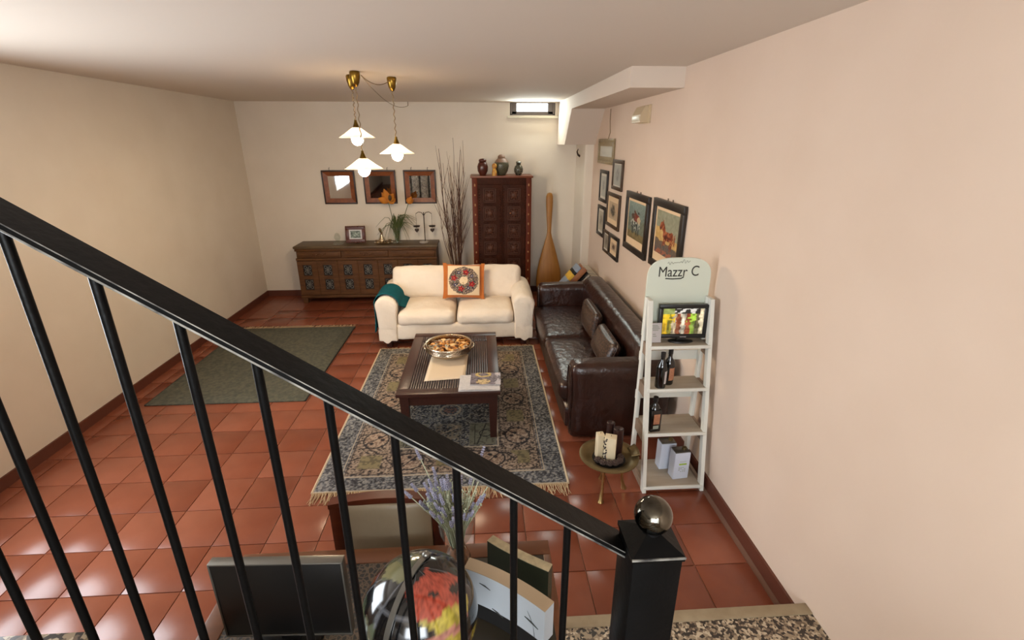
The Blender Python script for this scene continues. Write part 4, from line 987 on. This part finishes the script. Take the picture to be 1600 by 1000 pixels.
MB().tube([(-0.02, 3.19, ZC-0.05), (-0.02, 3.19, ZC-0.0)], 0.005, 5).build('cable_hook', 'cord', PC)

# ================================================================== WHITE LADDER SHELF
LX0, LX1 = 1.075, 1.51
sh = thing('ladder_shelf', 'white ladder shelf stand with rounded sign board beside the leather sofa', 'shelf', (LX0, 0, 0))
wS = LX1-LX0
def fyz(z): return 2.70+0.24*(z/1.33)      # front stile leans back
yb = 3.03
for x in (0.0, wS-0.025):
    g = MB()
    vs = []
    for z in (0.0, 1.33):
        f = fyz(z)
        vs += [(x, f, z), (x+0.025, f, z), (x+0.025, f+0.045, z), (x, f+0.045, z)]
    g.add(vs, [(3, 2, 1, 0), (4, 5, 6, 7)]+[(i, (i+1) % 4, (i+1) % 4+4, i+4) for i in range(4)]); g.build('front_stile', 'shelf_white', sh, 20)
    MB().box(x, x+0.025, yb-0.04, yb, 0.0, 1.33, 0.002).build('rear_leg', 'shelf_white', sh)
    for z in (0.03, 0.40, 0.71, 1.00):
        MB().box(x+0.003, x+0.022, fyz(z)+0.03, yb-0.02, z-0.055, z+0.03).build('side_rail', 'shelf_side', sh)
LEV = [0.045, 0.43, 0.74, 1.03]
for z in LEV:
    f = fyz(z)
    MB().box(0.025, wS-0.025, f+0.006, yb-0.01, z-0.016, z, 0.001).build('shelf_board', 'shelf_board', sh)
    MB().box(0.012, wS-0.012, f-0.008, f+0.006, z-0.02, z+0.002, 0.002).build('shelf_edge', 'shelf_white', sh)
for z in (0.60, 0.90):
    MB().box(0.0, wS, yb, yb+0.012, z-0.035, z+0.035, 0.002).build('back_slat', 'shelf_white', sh)
sgn = []
cx = wS/2
hwid = wS/2-0.004
for k in range(25):
    a = PI*k/24; ca, sa = math.cos(a), math.sin(a)
    sgn.append((cx+hwid*math.copysign(abs(ca)**0.62, ca), 1.455+0.135*abs(sa)**0.80))
poly = [(cx-hwid, 1.05), (cx+hwid, 1.05)]+sgn
MB().prism(poly, 0.014, m=T(0, 3.035, 0)).build('sign_board', 'sign', sh, 30)
sb_o = [o for o in sh.children if o.name.startswith('sign_board')][0]
mt_ = lambda x, z: T(x, 3.0345, z) @ Rx(PI/2)
text_mesh('Mazzr', 0.098, 'ink', 'lettering', sb_o, mt_(0.072, 1.465) @ Matrix.Diagonal((0.82, 1, 1, 1)))
text_mesh('C', 0.098, 'ink', 'lettering', sb_o, mt_(0.292, 1.468) @ Matrix.Diagonal((0.82, 1, 1, 1)))
MB().tube([(0.125, 3.034, 1.452), (0.17, 3.034, 1.449), (0.23, 3.034, 1.451), (0.247, 3.034, 1.462)], 0.004, 6).build('underline', 'ink', sb_o)
sq = []
for k in range(60):
    u = k/59; sq.append((0.13+0.15*u, 3.034, 1.553+0.010*math.sin(u*46)*(0.5+0.5*math.sin(u*9+1))+0.012*u+0.010*math.exp(-((u-0.7)/0.05)**2)))
MB().tube(sq, 0.0016, 4).build('script_line', 'ink_pale', sb_o)
# television
tv = thing('small_television', 'small black television with colourful picture on the top board of the ladder shelf', 'television', (LX0+0.248, 2.965, 1.032), rot=(-0.05, 0, -0.04))
tw2, th2 = 0.135, 0.235
framebox(MB(), 0.325, 0.232, 0.026, -0.018, 0.018, 0.004).build('bezel', 'black', tv)
tv.children[0].data.transform(T(0, 0, 0.142))
MB().box(-0.14, 0.14, -0.012, 0.03, 0.05, 0.235).build('casing', 'black', tv)
def tvpic(U, Vv):
    n = smooth_noise(U, Vv*0.25, 20, 71); n2 = smooth_noise(U, Vv, 16, 72)
    cols = [hexc(h) for h in ('#c8a51c', '#8e8a30', '#b6a98c', '#8d4a2c', '#c9c2ae', '#9a4d2f', '#7c9a3c', '#5d5a3a', '#d2c8a8')]
    k = np.clip((U+0.05*(n2-0.5))*9, 0, 8.99).astype(int); col = np.array(cols)[k]
    col = col*(0.65+0.6*n[..., None]); col[(U < 0.3) & (Vv > 0.45) & (n2 > 0.4)] = hexc('#e0c01f'); col[(np.abs(U-0.7) < 0.12) & (Vv > 0.45) & (n2 > 0.45)] = hexc('#9fc63a')
    hd = (Vv > 0.80) & (U > 0.28) & (U < 0.9); col[hd] = hexc('#2b2d2e'); col[hd & (n2 > 0.5)] = hexc('#c9c9c4')
    col[(Vv > 0.78) & (U <= 0.28)] = hexc('#8a9a55'); return np.clip(col+(n2[..., None]-0.5)*0.2, 0, 1)
g = picture(0.276, 0.178, 84, 56, tvpic, -0.0135); g.v = [(x, y, z+0.145) for x, y, z in g.v]; g.build('screen', 'screen', tv, 0)
MB().box(-0.03, 0.03, -0.012, 0.012, 0.012, 0.035).build('stand_neck', 'black', tv)
MB().lathe([(0, 0), (0.085, 0), (0.08, 0.008), (0.03, 0.014), (0, 0.014)], 24, sy=0.55).build('stand_base', 'black', tv)
for k in range(6): MB().box(-0.012+k*0.007, -0.0075+k*0.007, -0.0192, -0.0175, 0.034, 0.039).build('maker_mark', 'label_white', tv)
lf = thing('leaflet_holder', 'upright white leaflet standing left of the small television', 'leaflet', (LX0+0.068, 2.945, 1.034), rot=(-0.10, 0, 0))
MB().box(-0.038, 0.038, 0, 0.003, 0, 0.135).build('sheet', 'label_white', lf)
MB().box(-0.042, 0.042, 0.004, 0.022, 0, 0.006).build('foot', 'label_white', lf)
g = MB()
for k, (a, b_, z) in enumerate(((-0.026, 0.012, 0.118), (-0.022, 0.02, 0.108), (-0.026, 0.026, 0.097), (-0.022, 0.016, 0.086), (-0.02, 0.0, 0.058), (-0.018, 0.006, 0.044))): g.box(a, b_, -0.0015, 0, z-0.0025, z+0.0025)
g.build('printed_lines', 'ink_pale', lf)
# bottles
def bottle(x, y, z, h, label, round_=True, lab='label_peach', rot=0.0):
    t = thing('oil_bottle', label, 'bottle', (x, y, z), rot)
    if round_:
        MB().lathe([(0, 0), (0.033, 0), (0.036, 0.006), (0.036, h*0.55), (0.030, h*0.66), (0.014, h*0.76), (0.013, h*0.9), (0, h*0.9)], 20).build('body', 'bottle', t, 50)
        MB().lathe([(0.0155, h*0.86), (0.016, h*0.99), (0, h)], 14).build('cap', 'black', t)
        def lp(u, v):
            a = -PI/2-0.75+1.5*u+0.15; return (0.0367*math.cos(a), 0.0367*math.sin(a), h*(0.14+0.36*v))
        MB().grid(lp, 10, 2).build('label', lab, t)
        if lab == 'label_peach': pass
    else:
        MB().box(-0.038, 0.038, -0.038, 0.038, 0, h*0.66, 0.006).build('body', 'bottle', t)
        MB().lathe([(0.034, h*0.655), (0.026, h*0.74), (0.014, h*0.80), (0.014, h*0.9), (0, h*0.9)], 16).build('neck', 'bottle', t)
        MB().lathe([(0.017, h*0.86), (0.017, h*0.99), (0, h)], 14).build('cap', 'black', t)
        MB().box(-0.020, 0.024, -0.0395, -0.036, h*0.24, h*0.54).build('label', lab, t)
        MB().box(-0.020, 0.020, -0.0395, -0.036, h*0.10, h*0.20).build('lower_label', 'ink_pale', t)
    return t
bottle(LX0+0.105, 2.87, 0.741, 0.255, 'dark oil bottle with slim white label, left of two on the upper middle board', True, 'label_white', 0.9)
bottle(LX0+0.175, 2.92, 0.741, 0.255, 'dark oil bottle with peach label, right of two on the upper middle board', True, 'label_peach', 0.35)
bottle(LX0+0.075, 2.835, 0.431, 0.255, 'square dark bottle with peach label alone on the lower middle board', False, 'label_peach', 0.12)
def tin(x, y, label, rot, front=True):
    t = thing('oil_tin', label, 'tin', (x, y, 0.046), rot)
    MB().box(-0.058, 0.058, -0.04, 0.04, 0.0, 0.215, 0.006).build('can', 'tin', t)
    MB().box(-0.054, 0.054, -0.036, 0.036, 0.213, 0.221, 0.003).build('lid', 'grey_metal', t)
    MB().lathe([(0.016, 0.22), (0.016, 0.238), (0, 0.24)], 14, (0.025, 0, 0)).build('cap', 'brass_dull', t)
    if front:
        MB().box(-0.022, 0.034, -0.0412, -0.0395, 0.118, 0.130).build('green_band', 'green_ink', t)
        g = MB()
        for k in range(4):
            for q in range(4):
                if (k*5+q*3) % 4: g.box(-0.022+q*0.014, -0.013+q*0.014, -0.0412, -0.0395, 0.062+k*0.011, 0.066+k*0.011)
        for q in range(5): g.box(-0.018+q*0.010, -0.012+q*0.010, -0.0412, -0.0395, 0.145, 0.148)
        g.build('small_print', 'ink_pale', t)
tin(LX0+0.290, 2.82, 'white oil tin with green band on the lowest board', 0.10)
tin(LX0+0.235, 2.935, 'white oil tin half hidden behind the green-banded tin', 0.05, False)

# ================================================================== BRASS DISH WITH CANDLES
ds = thing('brass_dish_stand', 'round brass dish on slender legs in front of the leather sofa', 'dish stand', (0.83, 2.745, 0.0))
MB().lathe([(0.0, 0.268), (0.10, 0.268), (0.128, 0.276), (0.145, 0.294), (0.192, 0.304), (0.200, 0.301), (0.200, 0.295), (0.150, 0.283), (0.135, 0.266), (0.105, 0.257), (0.0, 0.256)], 48).build('dish', 'brass_dull', ds, 40)
MB().lathe([(0.0, 0.2695), (0.118, 0.2715)], 36).build('dark_inner', 'black_back', ds)
def flap(u, v):
    a = -0.30+0.62*u; r = 0.150+0.055*v; return (r*math.cos(a), r*math.sin(a), 0.304+0.022*v)
fo = MB().grid(flap, 10, 3).build('bent_rim', 'brass_dull', ds); md = fo.modifiers.new('thickness', 'SOLIDIFY'); md.thickness = 0.012
for a in (-2.1, 0.15, 1.6):
    px_, py_ = 0.105*math.cos(a), 0.105*math.sin(a); qx, qy = 0.125*math.cos(a), 0.125*math.sin(a)
    MB().tube([(px_, py_, 0.262), (px_*1.02, py_*1.02, 0.18), (px_*1.05, py_*1.05, 0.09), (qx, qy, 0.03), (qx*1.06, qy*1.06, 0.0)], [0.014, 0.011, 0.0095, 0.014, 0.021], 10).build('leg', 'brass_pale', ds)
def candle(x, y, w, d, h, mt, label, rot, beans=False, rnd=False):
    t = thing('pillar_candle', label, 'candle', (x, y, 0.2715), rot)
    if rnd: MB().lathe([(0, 0), (w/2, 0), (w/2, h-0.004), (w/2-0.006, h), (w/4, h-0.005), (0, h-0.008)], 20).build('wax', mt, t)
    else: MB().box(-w/2, w/2, -d/2, d/2, 0, h, 0.005).build('wax', mt, t)
    MB().tube([(0, 0, h-0.01), (0.002, 0, h+0.012)], 0.0015, 5).build('wick', 'black', t)
    if beans:
        g = MB(); rr = random.Random(3)
        for k in range(60): g.sphere((-w/2-0.001 if k % 3 else -w/2+rr.uniform(0, 0.018), -d/2-0.001 if not k % 3 else rr.uniform(-d/2, d/2), rr.uniform(0.01, h*0.97)), 0.006, 4, sz=0.8)
        g.build('coffee_beans', 'coffee', t, kind='stuff')
candle(0.768, 2.765, 0.05, 0.055, 0.185, 'candle', 'tall slim cream candle behind the bean-studded candle', 0.1)
candle(0.832, 2.735, 0.078, 0.066, 0.180, 'candle', 'square cream candle studded with coffee beans', -0.35, True)
candle(0.898, 2.79, 0.068, 0.062, 0.205, 'candle_brown', 'round dark brown candle on the right of the brass dish', 0, rnd=True)
candle(0.860, 2.855, 0.055, 0.05, 0.215, 'candle_brown', 'dark brown candle standing farthest back in the brass dish', 0, rnd=True)
cone = MB()
for l in range(6):
    for k in range(7):
        a = 2*PI*k/7+l*0.45; r = 0.020*math.sin(PI*(l+1.2)/7.6)
        cone.sphere((r*math.cos(a), r*math.sin(a), 0.006+l*0.0055), 0.0065, 4, sz=0.5)
cone_me = cone.mesh('scales', 'cone')
for k, (x, y) in enumerate(((0.775, 2.675), (0.815, 2.662), (0.852, 2.662), (0.888, 2.685), (0.905, 2.725), (0.745, 2.705))):
    t = thing('pine_cone', 'small dark pine cone lying among the candles in the brass dish', 'pine cone', (x, y, 0.2735), k*1.1, 'pine cones in the brass dish')
    o = bpy.data.objects.new('scales', cone_me); C.objects.link(o); o.parent = t

# ================================================================== DESK BELOW THE RAILING AND WHAT STANDS ON IT
TZ = 0.73
dk = thing('desk', 'brown wooden desk with woven inset standing below the stair railing', 'desk', (-0.37, 1.32, 0.0))
dx0, dx1, dy0, dy1 = -0.62, 0.62, -0.27, 0.268
MB().box(dx0, dx1, dy1-0.075, dy1, TZ-0.03, TZ, 0.004).build('top_border', 'table_wood', dk)
MB().box(dx0, dx1, dy0, dy0+0.075, TZ-0.03, TZ, 0.004).build('top_border', 'table_wood', dk)
MB().box(dx1-0.03, dx1, dy0+0.075, dy1-0.075, TZ-0.03, TZ, 0.004).build('top_border', 'table_wood', dk)
MB().box(dx0, dx0+0.075, dy0+0.075, dy1-0.075, TZ-0.03, TZ, 0.004).build('top_border', 'table_wood', dk)
MB().box(dx0+0.07, 0.24, dy0+0.07, dy1-0.07, TZ-0.03, TZ-0.004).build('woven_inset', 'woven', dk)
MB().box(0.24, dx1-0.025, dy0+0.07, dy1-0.07, TZ-0.03, TZ-0.003).build('dark_inset', 'table_dark', dk)
MB().box(dx0+0.04, dx1-0.04, dy1-0.06, dy1-0.04, TZ-0.12, TZ-0.03).build('apron', 'table_wood', dk)
MB().box(dx0+0.04, dx1-0.04, dy0+0.04, dy0+0.06, TZ-0.12, TZ-0.03).build('apron', 'table_wood', dk)
for x in (dx0+0.045, dx1-0.045):
    for y in (dy0+0.045, dy1-0.045): MB().box(x-0.028, x+0.028, y-0.028, y+0.028, 0, TZ-0.03, 0.004).build('leg', 'table_wood', dk)
# chair
ch = thing('armless_chair', 'mahogany chair with taupe leather back tucked under the desk', 'chair', (-0.435, 1.60, 0.0))
cw = 0.215; CH = 0.865
for s_ in (-1, 1):
    MB().box(s_*cw-0.024, s_*cw+0.024, 0.10, 0.145, 0.0, CH-0.015, 0.006).build('rear_post', 'chair_wood', ch)
    MB().box(s_*0.18-0.02, s_*0.18+0.02, -0.30, -0.26, 0.0, 0.42, 0.004).build('front_leg', 'chair_wood', ch)
g = MB().grid(lambda u, v: (-cw-0.024+(2*cw+0.048)*u, 0.097+0.05*0, CH-0.055+0.05*v+0.024*math.sin(PI*u)), 12, 1)
tr_ = [(-cw-0.024+(2*cw+0.048)*k/12, CH-0.026+0.020*math.sin(PI*k/12)) for k in range(13)]+[(-cw-0.024+(2*cw+0.048)*k/12, CH-0.004+0.026*math.sin(PI*k/12)) for k in range(12, -1, -1)]
MB().prism(tr_, 0.05, m=T(0, 0.098, 0)).build('top_rail', 'chair_wood', ch, 30)
MB().box(-cw+0.02, cw-0.02, 0.105, 0.14, 0.50, 0.55, 0.004).build('lower_rail', 'chair_wood', ch)
MB().soft(-cw+0.024, cw-0.024, 0.088, 0.135, 0.545, CH-0.008, 0.018, 10, (0, 0.012, 0)).build('back_pad', 'chair_pad', ch, 70)
MB().soft(-0.21, 0.21, -0.30, 0.10, 0.41, 0.475, 0.03, 10, (0, 0, 0.012)).build('seat', 'chair_pad', ch, 70)
MB().box(-0.20, 0.20, -0.29, 0.10, 0.36, 0.415, 0.004).build('seat_frame', 'chair_wood', ch)
# globe
GC = (-0.208, 1.083, 0.975); GR = 0.172
gb = thing('globe', 'large black desk globe with orange and yellow continents and grey meridian arm', 'globe', (GC[0], GC[1], TZ))
gz = GC[2]-TZ
g = MB().sphere((0, 0, 0), GR, 56)
P_ = np.array(g.v)/GR
lat = np.arcsin(np.clip(P_[:, 2], -1, 1)); lon = np.arctan2(P_[:, 1], P_[:, 0])
def n3(p, f, seed):
    r = np.random.default_rng(seed); out = np.zeros(len(p))
    for k in range(7):
        d = r.normal(size=3); d /= np.linalg.norm(d); out += np.sin(p@d*f*(0.7+0.6*r.random())+r.random()*6.28)
    return out/7
col = np.ones((len(P_), 3))*np.array(lin('#0b0b0d'))
gl_ = (np.abs(((np.degrees(lon)) % 15)-7.5) > 7.1)|(np.abs(((np.degrees(lat)) % 15)-7.5) > 7.1); col[gl_] = lin('#55565a')
e1 = n3(P_, 9, 4); e2 = n3(P_, 18, 5)
# view-facing continents: directions on the sphere
def blob(dirv, ang): 
    d = np.array(dirv, float); d /= np.linalg.norm(d); return np.degrees(np.arccos(np.clip(P_@d, -1, 1)))-ang+e1*16+e2*6
b1 = blob((0.42, -0.42, 0.72), 31); b2 = blob((0.50, -0.80, 0.28), 21); b3 = blob((-0.35, 0.15, 0.9), 20); b4 = blob((0.85, -0.35, -0.25), 16); b5 = blob((-0.9, -0.25, 0.1), 24)
land = (b1 < 0)|(b2 < 0)|(b4 < 0)
rng_ = n3(P_, 13, 8)
fine = np.random.default_rng(2).random(len(P_)); band_ = P_[:, 2]+0.12*rng_+0.08*e2
col[land] = lin('#9e4433'); col[land & (band_ < 0.66) & (band_ > 0.45)] = lin('#a3943f'); col[land & (band_ < 0.45)] = lin('#9c6a5e'); col[land & (band_ < 0.28)] = lin('#9c8b3c')
col[land & (e2 > 0.36)] = lin('#2a2420'); col[land] *= (0.65+0.7*fine[land])[:, None]
l2 = (b3 < 0)|(b5 < 0); col[l2] = lin('#4a5240'); col[l2 & (rng_ > 0.15)] = lin('#6b6a4a')
g.c = col
# tilt
g.v = [tuple(Vector(p)+Vector((0, 0, gz))) for p in g.v]
g.build('sphere', 'globe', gb, 80)
tilt = Rz(1.12) @ Ry(0.28)
def arc(r, a0, a1, n): return [T(0, 0, gz) @ tilt @ Vector((-r*math.cos(a0+(a1-a0)*k/n), 0.0, r*math.sin(a0+(a1-a0)*k/n))) for k in range(n+1)]
mer = MB(); n = 36
for k in range(n):
    pass
A0, A1 = -PI/2, PI/2+0.12
vs = []; fs = []
for k in range(n+1):
    a = A0+(A1-A0)*k/n
    for r, yy in ((GR+0.004, -0.008), (GR+0.009, -0.008), (GR+0.009, 0.008), (GR+0.004, 0.008)):
        vs.append(T(0, 0, gz) @ tilt @ Vector((-r*math.cos(a), yy, r*math.sin(a))))
for k in range(n):
    for q in range(4): fs.append((k*4+q, k*4+(q+1) % 4, (k+1)*4+(q+1) % 4, (k+1)*4+q))
fs += [(3, 2, 1, 0), tuple(range(n*4, n*4+4))]
mer.add(vs, fs); mer.build('meridian_arm', 'grey_metal', gb)
top = T(0, 0, gz) @ tilt @ Vector((0, 0, GR+0.01)); bot = T(0, 0, gz) @ tilt @ Vector((0, 0, -GR-0.008))
MB().sphere(top, 0.012, 6).build('axis_knob', 'grey_metal', gb)
MB().tube([(bot.x, bot.y, bot.z+0.002), (bot.x*0.3, bot.y*0.3, 0.045), (0, 0, 0.02)], [0.010, 0.014, 0.02], 10).build('stem', 'black', gb)
MB().lathe([(0, 0), (0.10, 0), (0.105, 0.012), (0.06, 0.022), (0.0, 0.026)], 32).build('base', 'black', gb)
# lavender
lv = thing('lavender_vase', 'patterned vase of dried lavender wrapped in sheer net on the desk', 'plant', (-0.120, 1.470, TZ))
MB().lathe([(0, 0), (0.032, 0), (0.045, 0.025), (0.05, 0.055), (0.04, 0.085), (0.026, 0.105), (0.03, 0.115), (0.024, 0.115), (0.02, 0.10), (0, 0.03)], 24).build('vase', 'glass_vase', lv, 60)
def net(u, v):
    a = 2*PI*u; r = 0.020+0.045*math.sin(min(1, v*1.25)*PI/2)+0.008*math.sin(9*a)*v; return (r*math.cos(a), r*math.sin(a), 0.105+0.145*v+0.012*math.sin(5*a)*v)
MB().grid(net, 48, 8).build('net_wrap', 'net', lv, 80)
rl_ = random.Random(12)
stm = MB(); heads = []
for k in range(120):
    a = rl_.uniform(0, 2*PI); r = 0.11*math.sqrt(rl_.random()); h = rl_.uniform(0.30, 0.40)-0.35*r
    if k < 7: r = rl_.uniform(0.12, 0.19); h = rl_.uniform(0.36, 0.50)
    p = Vector((r*math.cos(a)-0.012, r*math.sin(a)*0.8, h)); q = Vector((0.008*math.cos(a), 0.008*math.sin(a), 0.04)); mid = q.lerp(p, 0.45)+Vector((-p.x*0.18, -p.y*0.18, 0.02))
    stm.tube([q, mid, p], [0.0026, 0.0026, 0.0018], 4); heads.append((p, (p-mid).normalized()))
stm.build('stems', 'lav_stem', lv, 60, kind='stuff')
hd = MB()
for hi, (p, d) in enumerate(heads):
    if hi > 6 and hi % 5 > 1: continue
    ln = rl_.uniform(0.035, 0.06); rot = d.to_track_quat('Z', 'Y').to_matrix().to_4x4()
    for l in range(6):
        for k in range(4):
            a = k*PI/2+l*0.7; r = 0.0046*(1-0.09*l); hd.sphere((0, 0, 0), 0.0034, 3, m=T(*p) @ rot @ T(r*math.cos(a), r*math.sin(a), ln*l/6))
bd = MB()
for hi, (p, d) in enumerate(heads):
    if hi > 6 and hi % 5 > 1:
        for l in range(7):
            q = p-d*0.011*l; bd.sphere((q.x+rl_.uniform(-0.004, 0.004), q.y+rl_.uniform(-0.004, 0.004), q.z), 0.0036, 3)
bd.build('dried_buds', 'lav_stem', lv, 60, kind='stuff')
hd.build('flower_heads', 'lav', lv, 60, kind='stuff')
MB().tube([(0.024*math.cos(t*0.5), 0.024*math.sin(t*0.5), 0.112) for t in range(14)]+[(0.03, 0.0, 0.10), (0.045, -0.03, 0.05), (0.05, -0.04, 0.01)], 0.0022, 4).build('ribbon', 'tulle', lv)
# curved panels
def curved(name, label, pts, zt, zb, th, face, rim, marks):
    t = thing(name, label, 'ornament', (0, 0, 0))
    pts = [Vector(p+(0,)) for p in pts]; n = 20
    def bez(u):
        a, b_, c = pts; return a*(1-u)**2+b_*2*u*(1-u)+c*u*u
    def nrm(u):
        a, b_, c = pts; d = ((b_-a)*(1-u)+(c-b_)*u).normalized(); return Vector((-d.y, d.x, 0))
    g = MB(); vs = []; fs = []
    for k in range(n+1):
        u = k/n; p = bez(u); q = p+nrm(u)*th; zbk = zb
        vs += [(p.x, p.y, zbk), (p.x, p.y, zt), (q.x, q.y, zt), (q.x, q.y, zbk)]
    for k in range(n):
        for q in range(4): fs.append((k*4+q, k*4+(q+1) % 4, (k+1)*4+(q+1) % 4, (k+1)*4+q))
    fs += [(3, 2, 1, 0), tuple(range(n*4, n*4+4))]
    g.add(vs, fs); g.build('panel', face, t, 40)
    g = MB(); vs = []
    for k in range(n+1):
        u = k/n; p = bez(u)-nrm(u)*0.0005; q = bez(u)+nrm(u)*(th+0.0005)
        vs += [(p.x, p.y, zt), (p.x, p.y, zt+0.003), (q.x, q.y, zt+0.003), (q.x, q.y, zt)]
    g.add(vs, fs); g.build('rim', rim, t, 40)
    if zb > TZ+0.01:
        g = MB(); vs = []
        for k in range(n+1):
            u = 0.06+0.88*k/n; p = bez(u)+nrm(u)*0.006; q = bez(u)+nrm(u)*(th-0.006)
            vs += [(p.x, p.y, TZ+0.001), (p.x, p.y, zb), (q.x, q.y, zb), (q.x, q.y, TZ+0.001)]
        g.add(vs, fs); g.build('dark_base', 'black_back', t, 40)
    if marks:
        g = MB()
        for (u0, z0, u1, z1, r) in marks:
            a = bez(u0)-nrm(u0)*0.001; b_ = bez(u1)-nrm(u1)*0.001; mm = bez((u0+u1)/2)-nrm((u0+u1)/2)*0.0012
            g.tube([(a.x, a.y, z0), (mm.x, mm.y, (z0+z1)/2+0.003), (b_.x, b_.y, z1)], [r*0.4, r, r*0.3], 5)
        g.build('brush_strokes', 'ink', t)
    return t
CURV1 = ((-0.085, 1.262), (0.045, 1.205), (0.168, 1.082))
curved('curved_panel', 'curved pale grey upright panel with tan rim and black strokes on the desk', CURV1, 0.945, 0.805, 0.046, 'panel_grey', 'panel_rim',
       ((0.20, 0.905, 0.34, 0.893, 0.0026), (0.36, 0.815, 0.50, 0.798, 0.0026), (0.77, 0.868, 0.93, 0.852, 0.0034), (0.80, 0.90, 0.87, 0.855, 0.0009), (0.87, 0.855, 0.90, 0.78, 0.0008)))
CURV2 = ((-0.005, 1.428), (0.075, 1.355), (0.206, 1.275))
curved('curved_panel', 'curved dark green upright panel with cream rim behind the pale grey one', CURV2, 0.895, TZ+0.002, 0.034, 'panel_green', 'panel_rim2', None)
# monitor at the left edge
mo = thing('flat_monitor', 'black flat monitor with silver edge at the left end of the desk', 'monitor', (-0.665, 1.215, TZ), rot=(0, 0, -0.04))
MB().box(-0.205, 0.205, -0.014, 0.014, 0.03, 0.335, 0.003).build('panel', 'black', mo)
framebox(MB(), 0.416, 0.312, 0.006, -0.0165, 0.0165, 0.002).build('silver_edge', 'grey_metal', mo)
mo.children[-1].data.transform(T(0, 0, 0.1825))
MB().box(-0.03, 0.03, -0.012, 0.012, 0.008, 0.05).build('stand_neck', 'black', mo)
MB().box(-0.10, 0.10, -0.07, 0.07, 0.0, 0.010, 0.003).build('stand_foot', 'black', mo)

# ================================================================== STAIR RAILING
KR = 0.917
rlg = thing('stair_railing', 'black iron stair railing with square newel post and ball finial', 'railing', (0.358, 0.825, 0.165))
zo = 0.165
NX, NY, NZ = 0.358, 0.827, 2.3-0.9*KR          # newel axis, top of the square post
hwn = 0.054
nb_ = MB().box(-hwn, hwn, -hwn, hwn, 0.0, NZ-zo-0.012, 0.003).build('newel_post', 'black_iron', rlg)
cp = MB(); e = hwn+0.004; zt = NZ-zo
cp.box(-e, e, -e, e, zt-0.012, zt, 0.002)
cp.add([(-e, -e, zt), (e, -e, zt), (e, e, zt), (-e, e, zt), (0, 0, zt+0.034)], [(0, 1, 4), (1, 2, 4), (2, 3, 4), (3, 0, 4)])
cpo = cp.build('post_cap', 'black_iron', nb_, 10)
MB().box(-e, e, -e-0.0015, -e+0.001, zt-0.004, zt+0.0012).build('worn_edge', 'worn_edge', nb_)
MB().lathe([(0.022, zt+0.02), (0.018, zt+0.035), (0.02, zt+0.045)], 20).build('ball_neck', 'black_iron', nb_)
MB().sphere((0, 0, zt+0.064), 0.0412, 20).build('ball_finial', 'ball', nb_, 80)
# handrail in the plane y = RYc, falling to the right
RYc = 0.865-NY-0.006
SL = 0.695
def rail_z(x): return (1.432-zo)-SL*(x-(0.315-NX))     # top surface height at local x
xa, xb = -2.6, -hwn+0.004
g = MB(); hwid = 0.034; thk = 0.015
vs = []
for x in (xa, xb):
    z = rail_z(x); vs += [(x, RYc-hwid, z-thk), (x, RYc+hwid, z-thk), (x, RYc+hwid, z), (x, RYc-hwid, z)]
g.add(vs, [(3, 2, 1, 0), (4, 5, 6, 7)]+[(i, (i+1) % 4, (i+1) % 4+4, i+4) for i in range(4)]); g.build('handrail', 'black_iron', rlg, 10)
g = MB()
g.tube([(xa, RYc-hwid, rail_z(xa)-0.001), (xb, RYc-hwid, rail_z(xb)-0.001)], 0.0011, 5); g.tube([(xa, RYc-hwid, rail_z(xa)-thk+0.001), (xb, RYc-hwid, rail_z(xb)-thk+0.001)], 0.0021, 5); g.build('worn_edge', 'worn_edge', rlg)
k = 0
x = 0.187-NX-0.009
while x > -2.5:
    zt_ = rail_z(x)-thk+0.002
    step_top = -zo+0.165+0.172*max(0, math.floor((0.27-(x+NX))/0.245)+1) if x+NX < 0.27 else 0.0
    MB().tube([(x, RYc, step_top), (x, RYc, zt_)], 0.0088, 12).build('baluster', 'black_iron', rlg)
    x -= 0.1212
